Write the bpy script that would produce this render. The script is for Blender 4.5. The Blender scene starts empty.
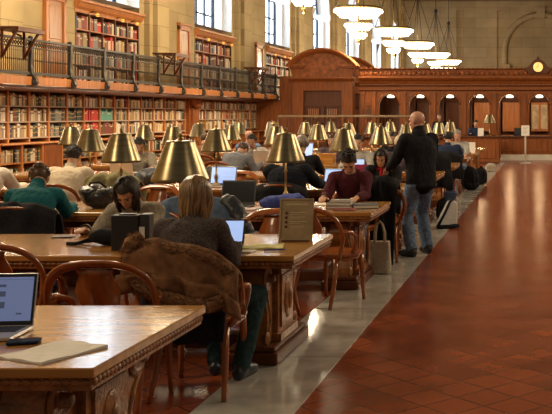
import bpy, bmesh, math, random
import numpy as np
from mathutils import Vector, Matrix, noise
random.seed(11)
PI = math.pi
scene = bpy.context.scene
COL = scene.collection
R = math.radians

# ------------------------------------------------------------------ materials
MATS = {}
def nodes_of(name):
    m = bpy.data.materials.new(name); m.use_nodes = True
    nt = m.node_tree; b = nt.nodes['Principled BSDF']
    return m, nt, b
def ramp2(nt, fac, c0, c1, p0=0.3, p1=0.7):
    r = nt.nodes.new('ShaderNodeValToRGB')
    r.color_ramp.elements[0].position = p0; r.color_ramp.elements[1].position = p1
    r.color_ramp.elements[0].color = (*c0, 1); r.color_ramp.elements[1].color = (*c1, 1)
    nt.links.new(fac, r.inputs[0]); return r.outputs[0]
def coords(nt, kind='Object', scale=(1, 1, 1), rot=(0, 0, 0)):
    t = nt.nodes.new('ShaderNodeTexCoord'); mp = nt.nodes.new('ShaderNodeMapping')
    mp.inputs['Scale'].default_value = scale; mp.inputs['Rotation'].default_value = rot
    nt.links.new(t.outputs[kind], mp.inputs[0]); return mp.outputs[0]
def mat(name, c, rough=0.5, metal=0.0, var=0.25, scale=20.0, stretch=(1, 1, 1), bump=0.0, bscale=None, spec=0.5, emit=None, estr=0.0, coat=0.0, sheen=0.0):
    if name in MATS: return MATS[name]
    m, nt, b = nodes_of(name)
    b.inputs['Roughness'].default_value = rough; b.inputs['Metallic'].default_value = metal
    b.inputs['Specular IOR Level'].default_value = spec
    if coat: b.inputs['Coat Weight'].default_value = coat; b.inputs['Coat Roughness'].default_value = 0.12
    if sheen: b.inputs['Sheen Weight'].default_value = sheen
    if var > 0:
        v = coords(nt, 'Object', stretch)
        n = nt.nodes.new('ShaderNodeTexNoise'); n.inputs['Scale'].default_value = scale; n.inputs['Detail'].default_value = 4
        nt.links.new(v, n.inputs['Vector'])
        c0 = tuple(max(0, x * (1 - var)) for x in c); c1 = tuple(min(1, x * (1 + var)) for x in c)
        nt.links.new(ramp2(nt, n.outputs[0], c0, c1), b.inputs['Base Color'])
        if bump:
            bp = nt.nodes.new('ShaderNodeBump'); bp.inputs['Strength'].default_value = bump; bp.inputs['Distance'].default_value = 0.01
            if bscale:
                n2 = nt.nodes.new('ShaderNodeTexNoise'); n2.inputs['Scale'].default_value = bscale; nt.links.new(v, n2.inputs['Vector']); n = n2
            nt.links.new(n.outputs[0], bp.inputs['Height']); nt.links.new(bp.outputs[0], b.inputs['Normal'])
    else:
        b.inputs['Base Color'].default_value = (*c, 1)
    if emit: b.inputs['Emission Color'].default_value = (*emit, 1); b.inputs['Emission Strength'].default_value = estr
    MATS[name] = m; return m
def wood(name, c, rough=0.3, along='x', var=0.3, coat=0.0, scale=6, spec=0.5):
    st = {'x': (0.25, 3, 3), 'y': (3, 0.25, 3), 'z': (3, 3, 0.25)}[along]
    return mat(name, c, rough, 0, var, scale, st, bump=0.04, coat=coat, spec=spec)
def brickmat(name, plane, c1, c2, cm, bw, bh, mortar, rough, rot=0.0, offset=0.5, bump=0.2, nvar=0.25, nscale=1.5, rvar=0.0, spec=0.5):
    m, nt, b = nodes_of(name)
    g = nt.nodes.new('ShaderNodeNewGeometry'); sep = nt.nodes.new('ShaderNodeSeparateXYZ'); cb = nt.nodes.new('ShaderNodeCombineXYZ')
    nt.links.new(g.outputs['Position'], sep.inputs[0])
    for i, ax in enumerate(plane): nt.links.new(sep.outputs['XYZ'.index(ax)], cb.inputs[i])
    mp = nt.nodes.new('ShaderNodeMapping'); mp.inputs['Rotation'].default_value = (0, 0, rot); nt.links.new(cb.outputs[0], mp.inputs[0])
    br = nt.nodes.new('ShaderNodeTexBrick'); br.offset = offset
    br.inputs['Color1'].default_value = (*c1, 1); br.inputs['Color2'].default_value = (*c2, 1); br.inputs['Mortar'].default_value = (*cm, 1)
    br.inputs['Scale'].default_value = 1; br.inputs['Brick Width'].default_value = bw; br.inputs['Row Height'].default_value = bh
    br.inputs['Mortar Size'].default_value = mortar; br.inputs['Mortar Smooth'].default_value = 0.2
    nt.links.new(mp.outputs[0], br.inputs['Vector'])
    n = nt.nodes.new('ShaderNodeTexNoise'); n.inputs['Scale'].default_value = nscale; n.inputs['Detail'].default_value = 5
    nt.links.new(mp.outputs[0], n.inputs['Vector'])
    fac = ramp2(nt, n.outputs[0], (1 - nvar,) * 3, (1 + nvar,) * 3)
    mx = nt.nodes.new('ShaderNodeMix'); mx.data_type = 'RGBA'; mx.blend_type = 'MULTIPLY'; mx.inputs['Factor'].default_value = 1
    nt.links.new(br.outputs['Color'], mx.inputs[6]); nt.links.new(fac, mx.inputs[7]); nt.links.new(mx.outputs[2], b.inputs['Base Color'])
    b.inputs['Roughness'].default_value = rough; b.inputs['Specular IOR Level'].default_value = spec
    if rvar:
        r2 = nt.nodes.new('ShaderNodeMapRange'); r2.inputs[1].default_value = 0.3; r2.inputs[2].default_value = 0.7
        r2.inputs[3].default_value = rough - rvar; r2.inputs[4].default_value = rough + rvar
        nt.links.new(n.outputs[0], r2.inputs[0]); nt.links.new(r2.outputs[0], b.inputs['Roughness'])
    bp = nt.nodes.new('ShaderNodeBump'); bp.inputs['Strength'].default_value = bump; bp.inputs['Distance'].default_value = 0.004; bp.invert = True
    nt.links.new(br.outputs['Fac'], bp.inputs['Height']); nt.links.new(bp.outputs[0], b.inputs['Normal'])
    MATS[name] = m; return m
def glow(name, c, s):
    m, nt, b = nodes_of(name)
    b.inputs['Base Color'].default_value = (*[min(1, x) for x in c], 1)
    b.inputs['Emission Color'].default_value = (*c, 1); b.inputs['Emission Strength'].default_value = s
    MATS[name] = m; return m
def fabric(name, c, var=0.3, scale=45, rough=0.85, bump=0.25):
    return mat(name, c, rough, 0, var, scale, bump=bump, spec=0.15, sheen=0.0)

M_TABLE = wood('honey_oak', (0.42, 0.195, 0.045), 0.19, 'x', 0.22, coat=0.35)
M_CARVE = mat('carved_oak', (0.25, 0.092, 0.021), 0.35, 0, 0.45, 14, bump=0.6, bscale=45)
M_CHAIR = wood('chair_mahogany', (0.30, 0.082, 0.018), 0.22, 'z', 0.25, coat=0.3)
M_CASE = wood('bookcase_oak', (0.43, 0.155, 0.038), 0.42, 'z', 0.25)
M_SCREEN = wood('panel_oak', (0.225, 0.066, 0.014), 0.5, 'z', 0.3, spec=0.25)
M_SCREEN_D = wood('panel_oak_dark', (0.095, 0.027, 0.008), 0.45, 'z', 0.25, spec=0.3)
M_CARVED_PANEL = mat('carved_panel_oak', (0.22, 0.065, 0.014), 0.5, 0, 0.5, 6, bump=0.8, bscale=20, spec=0.25)
M_DARKWOOD = wood('dark_moulding', (0.075, 0.03, 0.013), 0.4, 'y', 0.25)
M_BRONZE = mat('bronze_railing', (0.034, 0.025, 0.017), 0.5, 0.3, 0.3, 12)
M_BRASS = mat('brass_shade', (0.25, 0.2, 0.115), 0.28, 1.0, 0.15, 3, (1, 1, 14))
M_BRASS_D = mat('brass_stem', (0.36, 0.24, 0.09), 0.3, 1.0, 0.15, 6)
M_STRIP = mat('card_strip', (0.42, 0.36, 0.28), 0.6, 0, 0)
M_WHITE = mat('white_enamel', (0.8, 0.76, 0.68), 0.5, 0, 0)
M_BULB = glow('lamp_bulb', (1.0, 0.82, 0.55), 4.0)
M_STONE = brickmat('limestone_blocks', 'YZ', (0.48, 0.365, 0.18), (0.42, 0.315, 0.15), (0.28, 0.2, 0.09), 1.5, 0.62, 0.010, 0.8, nvar=0.16, nscale=0.7)
M_STONE_F = brickmat('far_limestone', 'XZ', (0.36, 0.27, 0.15), (0.30, 0.22, 0.115), (0.2, 0.14, 0.07), 1.9, 0.8, 0.014, 0.85, nvar=0.25, nscale=0.4)
M_PLASTER = mat('daylit_plaster', (0.78, 0.81, 0.83), 0.7, 0, 0.06, 2)  # pale blue of the window daylight is mixed into the white
M_TILE = brickmat('red_floor_tile', 'XY', (0.275, 0.064, 0.021), (0.195, 0.042, 0.014), (0.06, 0.02, 0.010), 0.25, 0.25, 0.0055, 0.22, rot=PI/4, offset=0.0, bump=0.2, nvar=0.25, nscale=2.2, rvar=0.03, spec=0.45)
M_MARBLE = brickmat('grey_marble', 'YX', (0.46, 0.435, 0.395), (0.40, 0.38, 0.345), (0.12, 0.1, 0.08), 1.7, 3.0, 0.006, 0.13, offset=0.0, bump=0.1, nvar=0.22, nscale=5, rvar=0.03, spec=.7)
M_CEIL = mat('dark_ceiling', (0.22, 0.15, 0.08), 0.8, 0, 0.3, 1)
M_BASE = mat('pale_marble_base', (0.62, 0.56, 0.47), 0.35, 0, 0.12, 4)
M_BLACK = mat('black_plastic', (0.012, 0.012, 0.014), 0.4, 0, 0)
M_BLACKF = fabric('black_cloth', (0.014, 0.014, 0.017))
M_ALU = mat('silver_shell', (0.62, 0.60, 0.58), 0.35, 0.7, 0)
M_KEYS = mat('laptop_keys', (0.03, 0.03, 0.033), 0.5, 0, 0)
M_PAPER = mat('white_paper', (0.78, 0.74, 0.66), 0.8, 0, 0.04, 8)
M_SCR = glow('lit_laptop_screen', (0.36, 0.52, 0.92), 0.75)
M_SCR_G = glow('screen_text_blocks', (0.07, 0.09, 0.16), 0.35)
M_SCR_D = glow('dim_laptop_screen', (0.18, 0.24, 0.46), 0.38)
M_FRAME = mat('window_iron', (0.03, 0.05, 0.085), 0.5, 0.2, 0)
M_DAY = glow('daylight_pane', (0.78, 0.90, 1.0), 5.0)

# ------------------------------------------------------------------ mesh builder
class MB:
    def __init__(s): s.v = []; s.f = []; s.m = []; s.s = []
    def add(s, vs, fs, mi=0, smooth=False):
        o = len(s.v); s.v += [tuple(p) for p in vs]
        for f in fs: s.f.append(tuple(i + o for i in f)); s.m.append(mi); s.s.append(smooth)
    def box(s, x0, x1, y0, y1, z0, z1, mi=0):
        s.add([(x0,y0,z0),(x1,y0,z0),(x1,y1,z0),(x0,y1,z0),(x0,y0,z1),(x1,y0,z1),(x1,y1,z1),(x0,y1,z1)],
              [(0,3,2,1),(4,5,6,7),(0,1,5,4),(1,2,6,5),(2,3,7,6),(3,0,4,7)], mi)
    def obox(s, mtx, sx, sy, sz, mi=0):
        vs = [mtx @ Vector((a*sx/2, b*sy/2, c*sz/2)) for c in (-1,1) for a,b in ((-1,-1),(1,-1),(1,1),(-1,1))]
        s.add(vs, [(0,3,2,1),(4,5,6,7),(0,1,5,4),(1,2,6,5),(2,3,7,6),(3,0,4,7)], mi)
    def tube(s, pts, rad, n=8, mi=0, flat=None, caps=True):
        pts = [Vector(p) for p in pts]
        if not isinstance(rad, list): rad = [rad] * len(pts)
        d = [(pts[min(i+1, len(pts)-1)] - pts[max(i-1, 0)]).normalized() for i in range(len(pts))]
        up = Vector((0,0,1)) if abs(d[0].z) < 0.9 else Vector((1,0,0))
        a = d[0].cross(up).normalized(); vs = []
        for i, p in enumerate(pts):
            a = (a - d[i] * a.dot(d[i])).normalized(); b = d[i].cross(a)
            r = rad[i]; ra, rb = (r if isinstance(r, (list, tuple)) else (r, r))
            for k in range(n):
                t = 2*PI*k/n; vs.append(p + a*(ra*math.cos(t)) + b*(rb*math.sin(t)))
        fs = []
        for i in range(len(pts)-1):
            for k in range(n): fs.append((i*n+k, i*n+(k+1)%n, (i+1)*n+(k+1)%n, (i+1)*n+k))
        s.add(vs, fs, mi, True)
        if caps:
            o = len(vs) - n
            s.add(vs[:n], [tuple(reversed(range(n)))], mi); s.add(vs[o:], [tuple(range(n))], mi)
    def beads(s, pts, n, r, mi=0, k=8, closed=False):     # one connected string of beads along a path
        P = [Vector(p) for p in pts]; L = [0]
        for a, b in zip(P, P[1:]): L.append(L[-1] + (b - a).length)
        def at(d):
            for i in range(len(P) - 1):
                if d <= L[i+1] + 1e-9: return P[i].lerp(P[i+1], (d - L[i])/max(1e-9, L[i+1] - L[i]))
            return P[-1]
        q = []; rr = []
        for i in range(n):
            for f, w in ((.04, .35), (.25, .85), (.5, 1), (.75, .85), (.96, .35)):
                q.append(at((i + f)/n*L[-1])); rr.append(tuple(x*w for x in r) if isinstance(r, tuple) else r*w)
        s.tube(q, rr, k, mi)
    def capsule(s, a, b, ra, rb, n=12, mi=0):
        a, b = Vector(a), Vector(b); d = (b-a).normalized(); pts=[]; rs=[]
        for t in (80, 55, 28): pts.append(a - d*ra*math.sin(R(t))); rs.append(ra*math.cos(R(t)))
        pts += [a, b]; rs += [ra, rb]
        for t in (28, 55, 80): pts.append(b + d*rb*math.sin(R(t))); rs.append(rb*math.cos(R(t)))
        s.tube(pts, rs, n, mi)
    def lathe(s, prof, n=20, c=(0,0,0), mi=0, caps=False, axis='z'):
        vs = []
        for r, z in prof:
            for k in range(n):
                t = 2*PI*k/n; p = (r*math.cos(t), r*math.sin(t), z)
                if axis == 'x': p = (z, p[0], p[1])
                if axis == 'y': p = (p[0], z, p[1])
                vs.append((c[0]+p[0], c[1]+p[1], c[2]+p[2]))
        fs = [(i*n+k, i*n+(k+1)%n, (i+1)*n+(k+1)%n, (i+1)*n+k) for i in range(len(prof)-1) for k in range(n)]
        s.add(vs, fs, mi, True)
        if caps:
            s.add(vs[:n], [tuple(reversed(range(n)))], mi); s.add(vs[-n:], [tuple(range(n))], mi)
    def prism(s, poly, axis, a0, a1, mi=0):
        def P(u, v, a): return {'x': (a,u,v), 'y': (u,a,v), 'z': (u,v,a)}[axis]
        n = len(poly); vs = [P(u,v,a0) for u,v in poly] + [P(u,v,a1) for u,v in poly]
        s.add(vs, [tuple(reversed(range(n))), tuple(range(n, 2*n))] + [(k,(k+1)%n,n+(k+1)%n,n+k) for k in range(n)], mi)
    def ell(s, c, r, mi=0, nu=14, nv=9, rot=None):
        c = Vector(c); vs = []
        for i in range(nv+1):
            ph = PI*i/nv
            for k in range(nu):
                t = 2*PI*k/nu; p = Vector((r[0]*math.sin(ph)*math.cos(t), r[1]*math.sin(ph)*math.sin(t), r[2]*math.cos(ph)))
                if rot is not None: p = rot @ p
                vs.append(c + p)
        s.add(vs, [(i*nu+k, (i+1)*nu+k, (i+1)*nu+(k+1)%nu, i*nu+(k+1)%nu) for i in range(nv) for k in range(nu)], mi, True)
    def loft(s, rings, mi=0, smooth=True, caps=True):
        n = len(rings[0]); vs = [p for r in rings for p in r]
        s.add(vs, [(i*n+k, i*n+(k+1)%n, (i+1)*n+(k+1)%n, (i+1)*n+k) for i in range(len(rings)-1) for k in range(n)], mi, smooth)
        if caps:
            s.add(rings[0], [tuple(reversed(range(n)))], mi); s.add(rings[-1], [tuple(range(n))], mi)
    def xf(s, mtx): s.v = [tuple(mtx @ Vector(p)) for p in s.v]; return s
    def mesh(s, name, mats):
        me = bpy.data.meshes.new(name); me.from_pydata(s.v, [], s.f)
        if not isinstance(mats, (list, tuple)): mats = [mats]
        for m in mats: me.materials.append(m)
        me.polygons.foreach_set('material_index', s.m); me.polygons.foreach_set('use_smooth', s.s)
        bm = bmesh.new(); bm.from_mesh(me); bmesh.ops.remove_doubles(bm, verts=bm.verts, dist=1e-5)
        bmesh.ops.recalc_face_normals(bm, faces=bm.faces); bm.to_mesh(me); bm.free(); me.update()
        return me
    def build(s, name, mats, parent=None, bevel=0, seg=2, sub=0):
        o = bpy.data.objects.new(name, s.mesh(name, mats)); COL.objects.link(o)
        if parent: o.parent = parent
        if bevel:
            b = o.modifiers.new('bevel', 'BEVEL'); b.width = bevel; b.segments = seg; b.limit_method = 'ANGLE'; b.angle_limit = R(40)
        if sub:
            b = o.modifiers.new('sub', 'SUBSURF'); b.levels = sub; b.render_levels = sub
        return o
def thing(name, label, cat, loc=(0,0,0), rz=0, group=None):
    o = bpy.data.objects.new(name, None); COL.objects.link(o); o.empty_display_size = 0.1
    o.location = loc; o.rotation_euler = (0,0,rz); o['label'] = label; o['category'] = cat
    if group: o['group'] = group
    return o
def tag(o, label, cat, group=None, kind=None):
    o['label'] = label; o['category'] = cat
    if group: o['group'] = group
    if kind: o['kind'] = kind
    return o
def struct(o): o['kind'] = 'structure'; return o
def dup(o, loc=None, rz=None, label=None, group=None):
    def cp(a, parent):
        c = a.copy(); COL.objects.link(c)
        if parent: c.parent = parent
        for ch in list(a.children): cp(ch, c)
        return c
    r = cp(o, None)
    if loc is not None: r.location = loc
    if rz is not None: r.rotation_euler = (0,0,rz)
    if label: r['label'] = label
    if group: r['group'] = group
    return r
# ------------------------------------------------------------------ people
SKIN = {'light': mat('light_skin', (0.56, 0.31, 0.20), 0.5, 0, 0.08, 12), 'tan': mat('tan_skin', (0.42, 0.215, 0.125), 0.5, 0, 0.08, 12), 'pink': mat('pink_skin', (0.58, 0.31, 0.22), 0.45, 0, 0.08, 12)}
HAIR = {'black': mat('black_hair', (0.013, 0.009, 0.008), 0.6, 0, 0.4, 30, (1,1,0.15), bump=0.3), 'brown': mat('brown_hair', (0.07, 0.033, 0.016), 0.4, 0, 0.4, 30, (1,1,0.15), bump=0.3),
        'blond': mat('blond_hair', (0.21, 0.12, 0.052), 0.38, 0, 0.55, 40, (1,1,0.1), bump=0.35), 'grey': mat('grey_hair', (0.24, 0.2, 0.17), 0.5, 0, 0.35, 30, (1,1,0.15), bump=0.3)}
M_EYE = mat('eye_dark', (0.02, 0.012, 0.01), 0.2, 0, 0)
M_LIP = mat('lip', (0.42, 0.13, 0.11), 0.4, 0, 0)
def lerp(a, b, t): return a + (b - a) * t
def ik(sh, hand, l1, l2, pole):
    d = hand - sh; L = min(d.length, (l1 + l2) * 0.985); d.normalize(); hand = sh + d * L
    a = (l1*l1 - l2*l2 + L*L) / (2*L); h = math.sqrt(max(0.0, l1*l1 - a*a))
    p = (pole - d * pole.dot(d)).normalized()
    return sh + d*a + p*h, hand
def capdist(P, a, b, ra, rb):
    a = np.array(a); b = np.array(b); ab = b - a; t = np.clip(((P - a) @ ab) / max(1e-9, ab @ ab), 0, 1)
    return np.linalg.norm(P - (a + t[:, None] * ab), axis=1) - (ra + (rb - ra) * t)
def remesh(mb, vox, smooth=4):
    me = bpy.data.meshes.new('tmp'); me.from_pydata(mb.v, [], mb.f)
    bm = bmesh.new(); bm.from_mesh(me); bmesh.ops.remove_doubles(bm, verts=bm.verts, dist=1e-5); bmesh.ops.recalc_face_normals(bm, faces=bm.faces); bm.to_mesh(me); bm.free()
    o = bpy.data.objects.new('tmp', me); COL.objects.link(o)
    r = o.modifiers.new('r', 'REMESH'); r.mode = 'VOXEL'; r.voxel_size = vox
    if smooth:
        sm = o.modifiers.new('s', 'SMOOTH'); sm.factor = 0.5; sm.iterations = smooth
    dg = bpy.context.evaluated_depsgraph_get(); out = bpy.data.meshes.new_from_object(o.evaluated_get(dg))
    bpy.data.objects.remove(o); bpy.data.meshes.remove(me)
    return out
def sub_mesh(me, keep, name, m, off, wr=0.0, wf=9.0, seed=0.0):
    """faces of ME flagged in KEEP, moved OFF outward along the normals, as a garment mesh"""
    nv = len(me.vertices); co = np.empty(nv*3); me.vertices.foreach_get('co', co); co = co.reshape(-1,3)
    no = np.empty(nv*3); me.vertices.foreach_get('normal', no); no = no.reshape(-1,3)
    faces = [tuple(p.vertices) for p, k in zip(me.polygons, keep) if k]
    used = sorted({i for f in faces for i in f}); idx = {v: i for i, v in enumerate(used)}
    vs = []
    for i in used:
        d = off
        if wr:
            p = Vector(co[i]); q = Vector((p.x*wf + seed, p.y*wf, p.z*wf*0.55))
            d += wr * max(-.35, noise.noise(q)) + wr*0.6*abs(noise.noise(q*2.3))
        vs.append(tuple(co[i] + no[i]*d))
    out = bpy.data.meshes.new(name); out.from_pydata(vs, [], [tuple(idx[i] for i in f) for f in faces])
    out.materials.append(m); out.polygons.foreach_set('use_smooth', [True]*len(out.polygons)); out.update()
    return out

def person(label, loc, rz, pose='sit', lean=15, size=1.0, vox=0.011, skin='light', hair='black', style='short', top=None, top_name='sweater', legs=None, shoes=None,
           headp=15, heady=0, hands=None, bulk=1.0, hood=False, feet=None, knees=None, collar=False, twist=0, seat=0.46, poles=None, hat=None, scarf=None, hair_len=0.3, wr=0.012):
    S = size; mb = MB(); segs = []           # segs: (label, a, b, ra, rb)
    u = lambda a: Vector((0, math.sin(R(a)), math.cos(R(a))))
    stand = pose == 'stand'
    p = Vector((0, 0, 0.93*S if stand else seat + 0.085*S))
    u1, u2, u3 = u(lean*0.7), u(lean), u(lean*1.3)
    w = p + u1*0.17*S; c = w + u2*0.19*S; nb = c + u3*0.17*S
    Q = Matrix.Rotation(R(twist), 3, 'Z')
    def rel(v): return Q @ Vector(v)
    def ring(o, ax, rx, ry):
        s = rel((1,0,0)); f = ax.cross(Vector((1,0,0))) * -1; f = rel((0, f.y, f.z)); return [o + s*(rx*math.cos(t)) + f*(ry*math.sin(t)) for t in [2*PI*k/20 for k in range(20)]]
    B = bulk
    prof = [(p - u1*0.12*S, u1, .10, .08), (p - u1*0.09*S, u1, .155, .12), (p, u1, .172, .13), (w - u1*0.06*S, u1, .155, .118), (w, u2, .148*B, .115*B), (w + u2*0.1*S, u2, .158*B, .122*B), (c, u2, .172*B, .125*B),
            (c + u3*0.07*S, u3, .178*B, .115*B), (c + u3*0.115*S, u3, .15*B, .095*B), (c + u3*0.15*S, u3, .095, .075), (nb, u3, .058, .058)]
    if stand: prof[0] = (prof[0][0], u1, .15, .115); prof[1] = (prof[1][0], u1, .188, .148); prof[2] = (p, u1, .192, .15); prof[3] = (prof[3][0], u1, .182, .145)
    mb.loft([ring(o, ax, rx*S, ry*S) for o, ax, rx, ry in prof])
    segs += [('torso', p - u1*0.04*S, w, .14*S, .13*S*B), ('torso', w, c, .13*S*B, .145*S*B), ('torso', c, c + u3*0.10*S, .145*S*B, .10*S*B)]
    # head
    hd = nb + u3*0.03*S
    H = Matrix.Rotation(R(heady + twist), 3, 'Z') @ Matrix.Rotation(-R(headp), 3, 'X')
    hc = hd + (u3*0.5 + H @ Vector((0,0.1,1))*0.5).normalized()*0.145*S
    k = S*1.03
    T = lambda v: hc + H @ (Vector(v)*k)
    E = lambda ce, r, nu=14, nv=9: mb.ell(T(ce), [x*k for x in r], 0, nu, nv, H)
    E((0,-.012,.03), (.074,.094,.086), 20, 12); E((0,.03,-.03), (.061,.062,.085), 18, 10); E((0,.036,-.075), (.046,.046,.038)); E((0,.068,-.094), (.02,.016,.015))
    mb.tube([T((0,.088,.016)), T((0,.103,-.01)), T((0,.112,-.027)), T((0,.092,-.036))], [.008*k,.011*k,.014*k,.008*k], 8)
    E((.013,.095,-.03), (.009,.01,.008)); E((-.013,.095,-.03), (.009,.01,.008)); E((0,.077,.03), (.052,.014,.011))
    for sx in (-1, 1):
        E((sx*.036,.06,-.022), (.022,.022,.02)); E((sx*.077,-.004,-.008), (.009,.02,.032))
    E((0,.086,-.058), (.021,.009,.006)); E((0,.085,-.068), (.019,.009,.006))
    mb.tube([nb - u3*0.06*S, T((0,-.02,-.03))], [.058*S, .052*S], 14)
    segs += [('head', hc, T((0,.03,-.06)), .09*k, .06*k), ('head', nb + u3*0.02*S, hc, .052*S, .05*S)]
    # arms and hands
    hands = hands or [(.2, .42, .80), (-.2, .42, .80)]
    poles = poles or [(.32, -.4, -.9), (-.32, -.4, -.9)]
    for i, sx in enumerate((1, -1)):
        sh = nb - u3*0.055*S + rel((sx*.178*S*(0.5+0.5*B), 0, 0))
        el, wr_ = ik(sh, Vector(hands[i]), .285*S, .25*S, Vector(poles[i]))
        mb.tube([c + u3*0.06*S, lerp(c + u3*0.09*S, sh, .7), sh], [.085*S, .072*S, .062*S*B], 12)
        mb.capsule(sh, el, .06*S*B, .046*S*B); mb.capsule(el, wr_, .046*S*B, .033*S)
        segs += [('arm', c + u3*0.08*S, sh, .07*S, .06*S*B), ('arm', sh, el, .06*S*B, .047*S*B), ('arm', el, lerp(el, wr_, .97), .047*S*B, .034*S)]
        d = (wr_ - el).normalized()
        if len(hands[i]) and not stand: d = (d*0.5 + Vector((d.x, d.y, 0)).normalized()*0.5 if Vector((d.x,d.y,0)).length > .1 else d).normalized()
        side = d.cross(Vector((0,0,1))); side = side.normalized() if side.length > .05 else Vector((1,0,0))
        nrm = side.cross(d).normalized()          # back of the hand
        if nrm.z < 0 and not stand: nrm = -nrm
        rot = Matrix((side, d, nrm)).transposed()
        mb.ell(wr_ + d*.05*S, (.041*S, .056*S, .017*S), 0, 12, 8, rot)
        segs.append(('hand', wr_ + d*.015*S, wr_ + d*.17*S, .034*S, .04*S))
        for j, (ox, ln) in enumerate(((-.030, .062), (-.010, .074), (.010, .078), (.030, .068))):
            q = wr_ + d*.088*S + side*(ox*S); pts = [wr_ + d*.05*S + side*(ox*.8*S), q]; dd = d
            for st in (.42, .33, .25):
                dd = (dd*math.cos(R(20)) - nrm*math.sin(R(20))).normalized(); q = q + dd*(ln*S*st); pts.append(q)
            mb.tube(pts, [.009*S,.0092*S,.0086*S,.008*S,.0065*S], 7)
        th = side*(-sx)
        q = wr_ + d*.03*S + th*.026*S; mb.tube([wr_ + d*.02*S, q, q + (d*.6 + th*.7)*.034*S, q + (d*.85 + th*.62 - nrm*.3)*.062*S], [.012*S,.0125*S,.0105*S,.008*S], 7)
    # legs and feet
    if stand:
        feet = feet or [(.11, .02, 0), (-.11, .0, 0)]; knees = knees or [None, None]
    else:
        feet = feet or [(.13, .36, 0), (-.13, .36, 0)]
    for i, sx in enumerate((1, -1)):
        hp = p + rel((sx*.092*S, 0, -.02*S)); ft = Vector(feet[i]); an = ft + Vector((0, -.02, .085*S))
        if knees and knees[i]: kn = Vector(knees[i])
        elif stand: kn, an = ik(hp, an, .44*S, .43*S, Vector((0, 1, 0)))
        else: kn, an = ik(hp, an, .43*S, .42*S, Vector((sx*.15, .7, 1)))
        lb_ = 1.18 if stand else 1.0; mb.capsule(hp, kn, .088*S*(lb_*.5+.5), .064*S*lb_, 14); mb.capsule(kn, an, .062*S*lb_, .052*S*lb_, 14)
        mb.ell(hp + Vector((0, -.03*S, 0)), (.085*S, .09*S, .09*S))
        segs += [('leg', hp, kn, .088*S, .060*S), ('leg', kn, an, .058*S, .046*S)]
        fd = Vector((sx*.2, 1, 0)).normalized()
        mb.capsule(an + Vector((0,0,-.03*S)), an - fd*.03*S + Vector((0,0,-.045*S)), .042*S, .04*S); toe = Vector((an.x, an.y, .036*S)) + fd*.165*S
        mb.tube([Vector((an.x, an.y, .045*S)) - fd*.065*S, Vector((an.x, an.y, .05*S)), lerp(an, toe, .55) + Vector((0,0,-.012)), toe, toe + fd*.035*S], [(.03*S,.035*S),(.038*S,.05*S),(.046*S,.042*S),(.04*S,.03*S),(.02*S,.016*S)], 10)
        segs.append(('foot', Vector((an.x, an.y, .05*S)) - fd*.04*S, toe, .05*S, .045*S))
    if hood: mb.tube([nb + u3*.0 + rel((a*.09*S, -.055*S + .02*abs(a), .0)) for a in (-1,-.5,0,.5,1)], [.03*S,.045*S,.055*S,.045*S,.03*S], 10); segs.append(('torso', nb + rel((-.07*S,-.06*S,0)), nb + rel((.07*S,-.06*S,0)), .05*S, .05*S))
    if collar: mb.tube([nb - u3*.03*S, nb + u3*.05*S], [.085*S, .07*S], 14); segs.append(('torso', nb - u3*.02*S, nb + u3*.055*S, .09*S, .078*S))
    me = remesh(mb, vox)
    me.name = 'person'; me.materials.clear(); me.materials.append(SKIN[skin]); me.polygons.foreach_set('use_smooth', [True]*len(me.polygons))
    body = bpy.data.objects.new('person', me); COL.objects.link(body)
    body.location = loc; body.rotation_euler = (0,0,R(rz)); body['label'] = label; body['category'] = 'person'
    n = len(me.polygons); ce = np.empty(n*3); me.polygons.foreach_get('center', ce); ce = ce.reshape(-1,3)
    labs = ['torso','arm','leg','foot','head','hand']; best = np.full(n, 9.0); lab = np.zeros(n, int)
    for L, a, b, ra, rb in segs:
        dd = capdist(ce, a, b, ra, rb); k2 = dd < best; best[k2] = dd[k2]; lab[k2] = labs.index(L)
    is_top = (lab <= 1); is_leg = (lab == 2); is_ft = (lab == 3)
    if stand: is_top |= is_leg & (ce[:,2] > p.z - .06*S); is_leg &= ~is_top
    def child(nm, keep, m, off, w=0.0, wf=9):
        if not keep.any(): return
        o = bpy.data.objects.new(nm, sub_mesh(me, keep, nm, m, off, w, wf, loc[0]*7)); COL.objects.link(o); o.parent = body; return o
    child(top_name, is_top, top, .009, wr, 9); child('trousers', is_leg, legs, .007, wr*.8, 11); fm = [(np.array(Vector(f)) ) for f in feet]
    dL = np.linalg.norm(ce - fm[0], axis=1); dR = np.linalg.norm(ce - fm[1], axis=1)
    child('shoe', is_ft & (dL <= dR), shoes, .006); child('shoe', is_ft & (dL > dR), shoes, .006)
    # eyes, lips, brows
    for sx in (-1, 1):
        eb = MB(); eb.ell(T((sx*.031,.081,.004)), (.0115*k,.007*k,.0045*k), 0, 10, 6, H); eb.build('eye', M_EYE, body)
        if vox < .0115: eb = MB(); eb.tube([T((sx*.018,.0925,.026)), T((sx*.035,.0905,.030)), T((sx*.05,.080,.026))], .003*k, 6); eb.build('eyebrow', HAIR[hair], body)
    lb = MB(); lb.tube([T((-.021,.088,-.062)), T((0,.0975,-.061)), T((.021,.088,-.062))], [(.003*k,.004*k),(.006*k,.007*k),(.003*k,.004*k)], 8); lb.build('lips', M_LIP, body)
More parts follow.
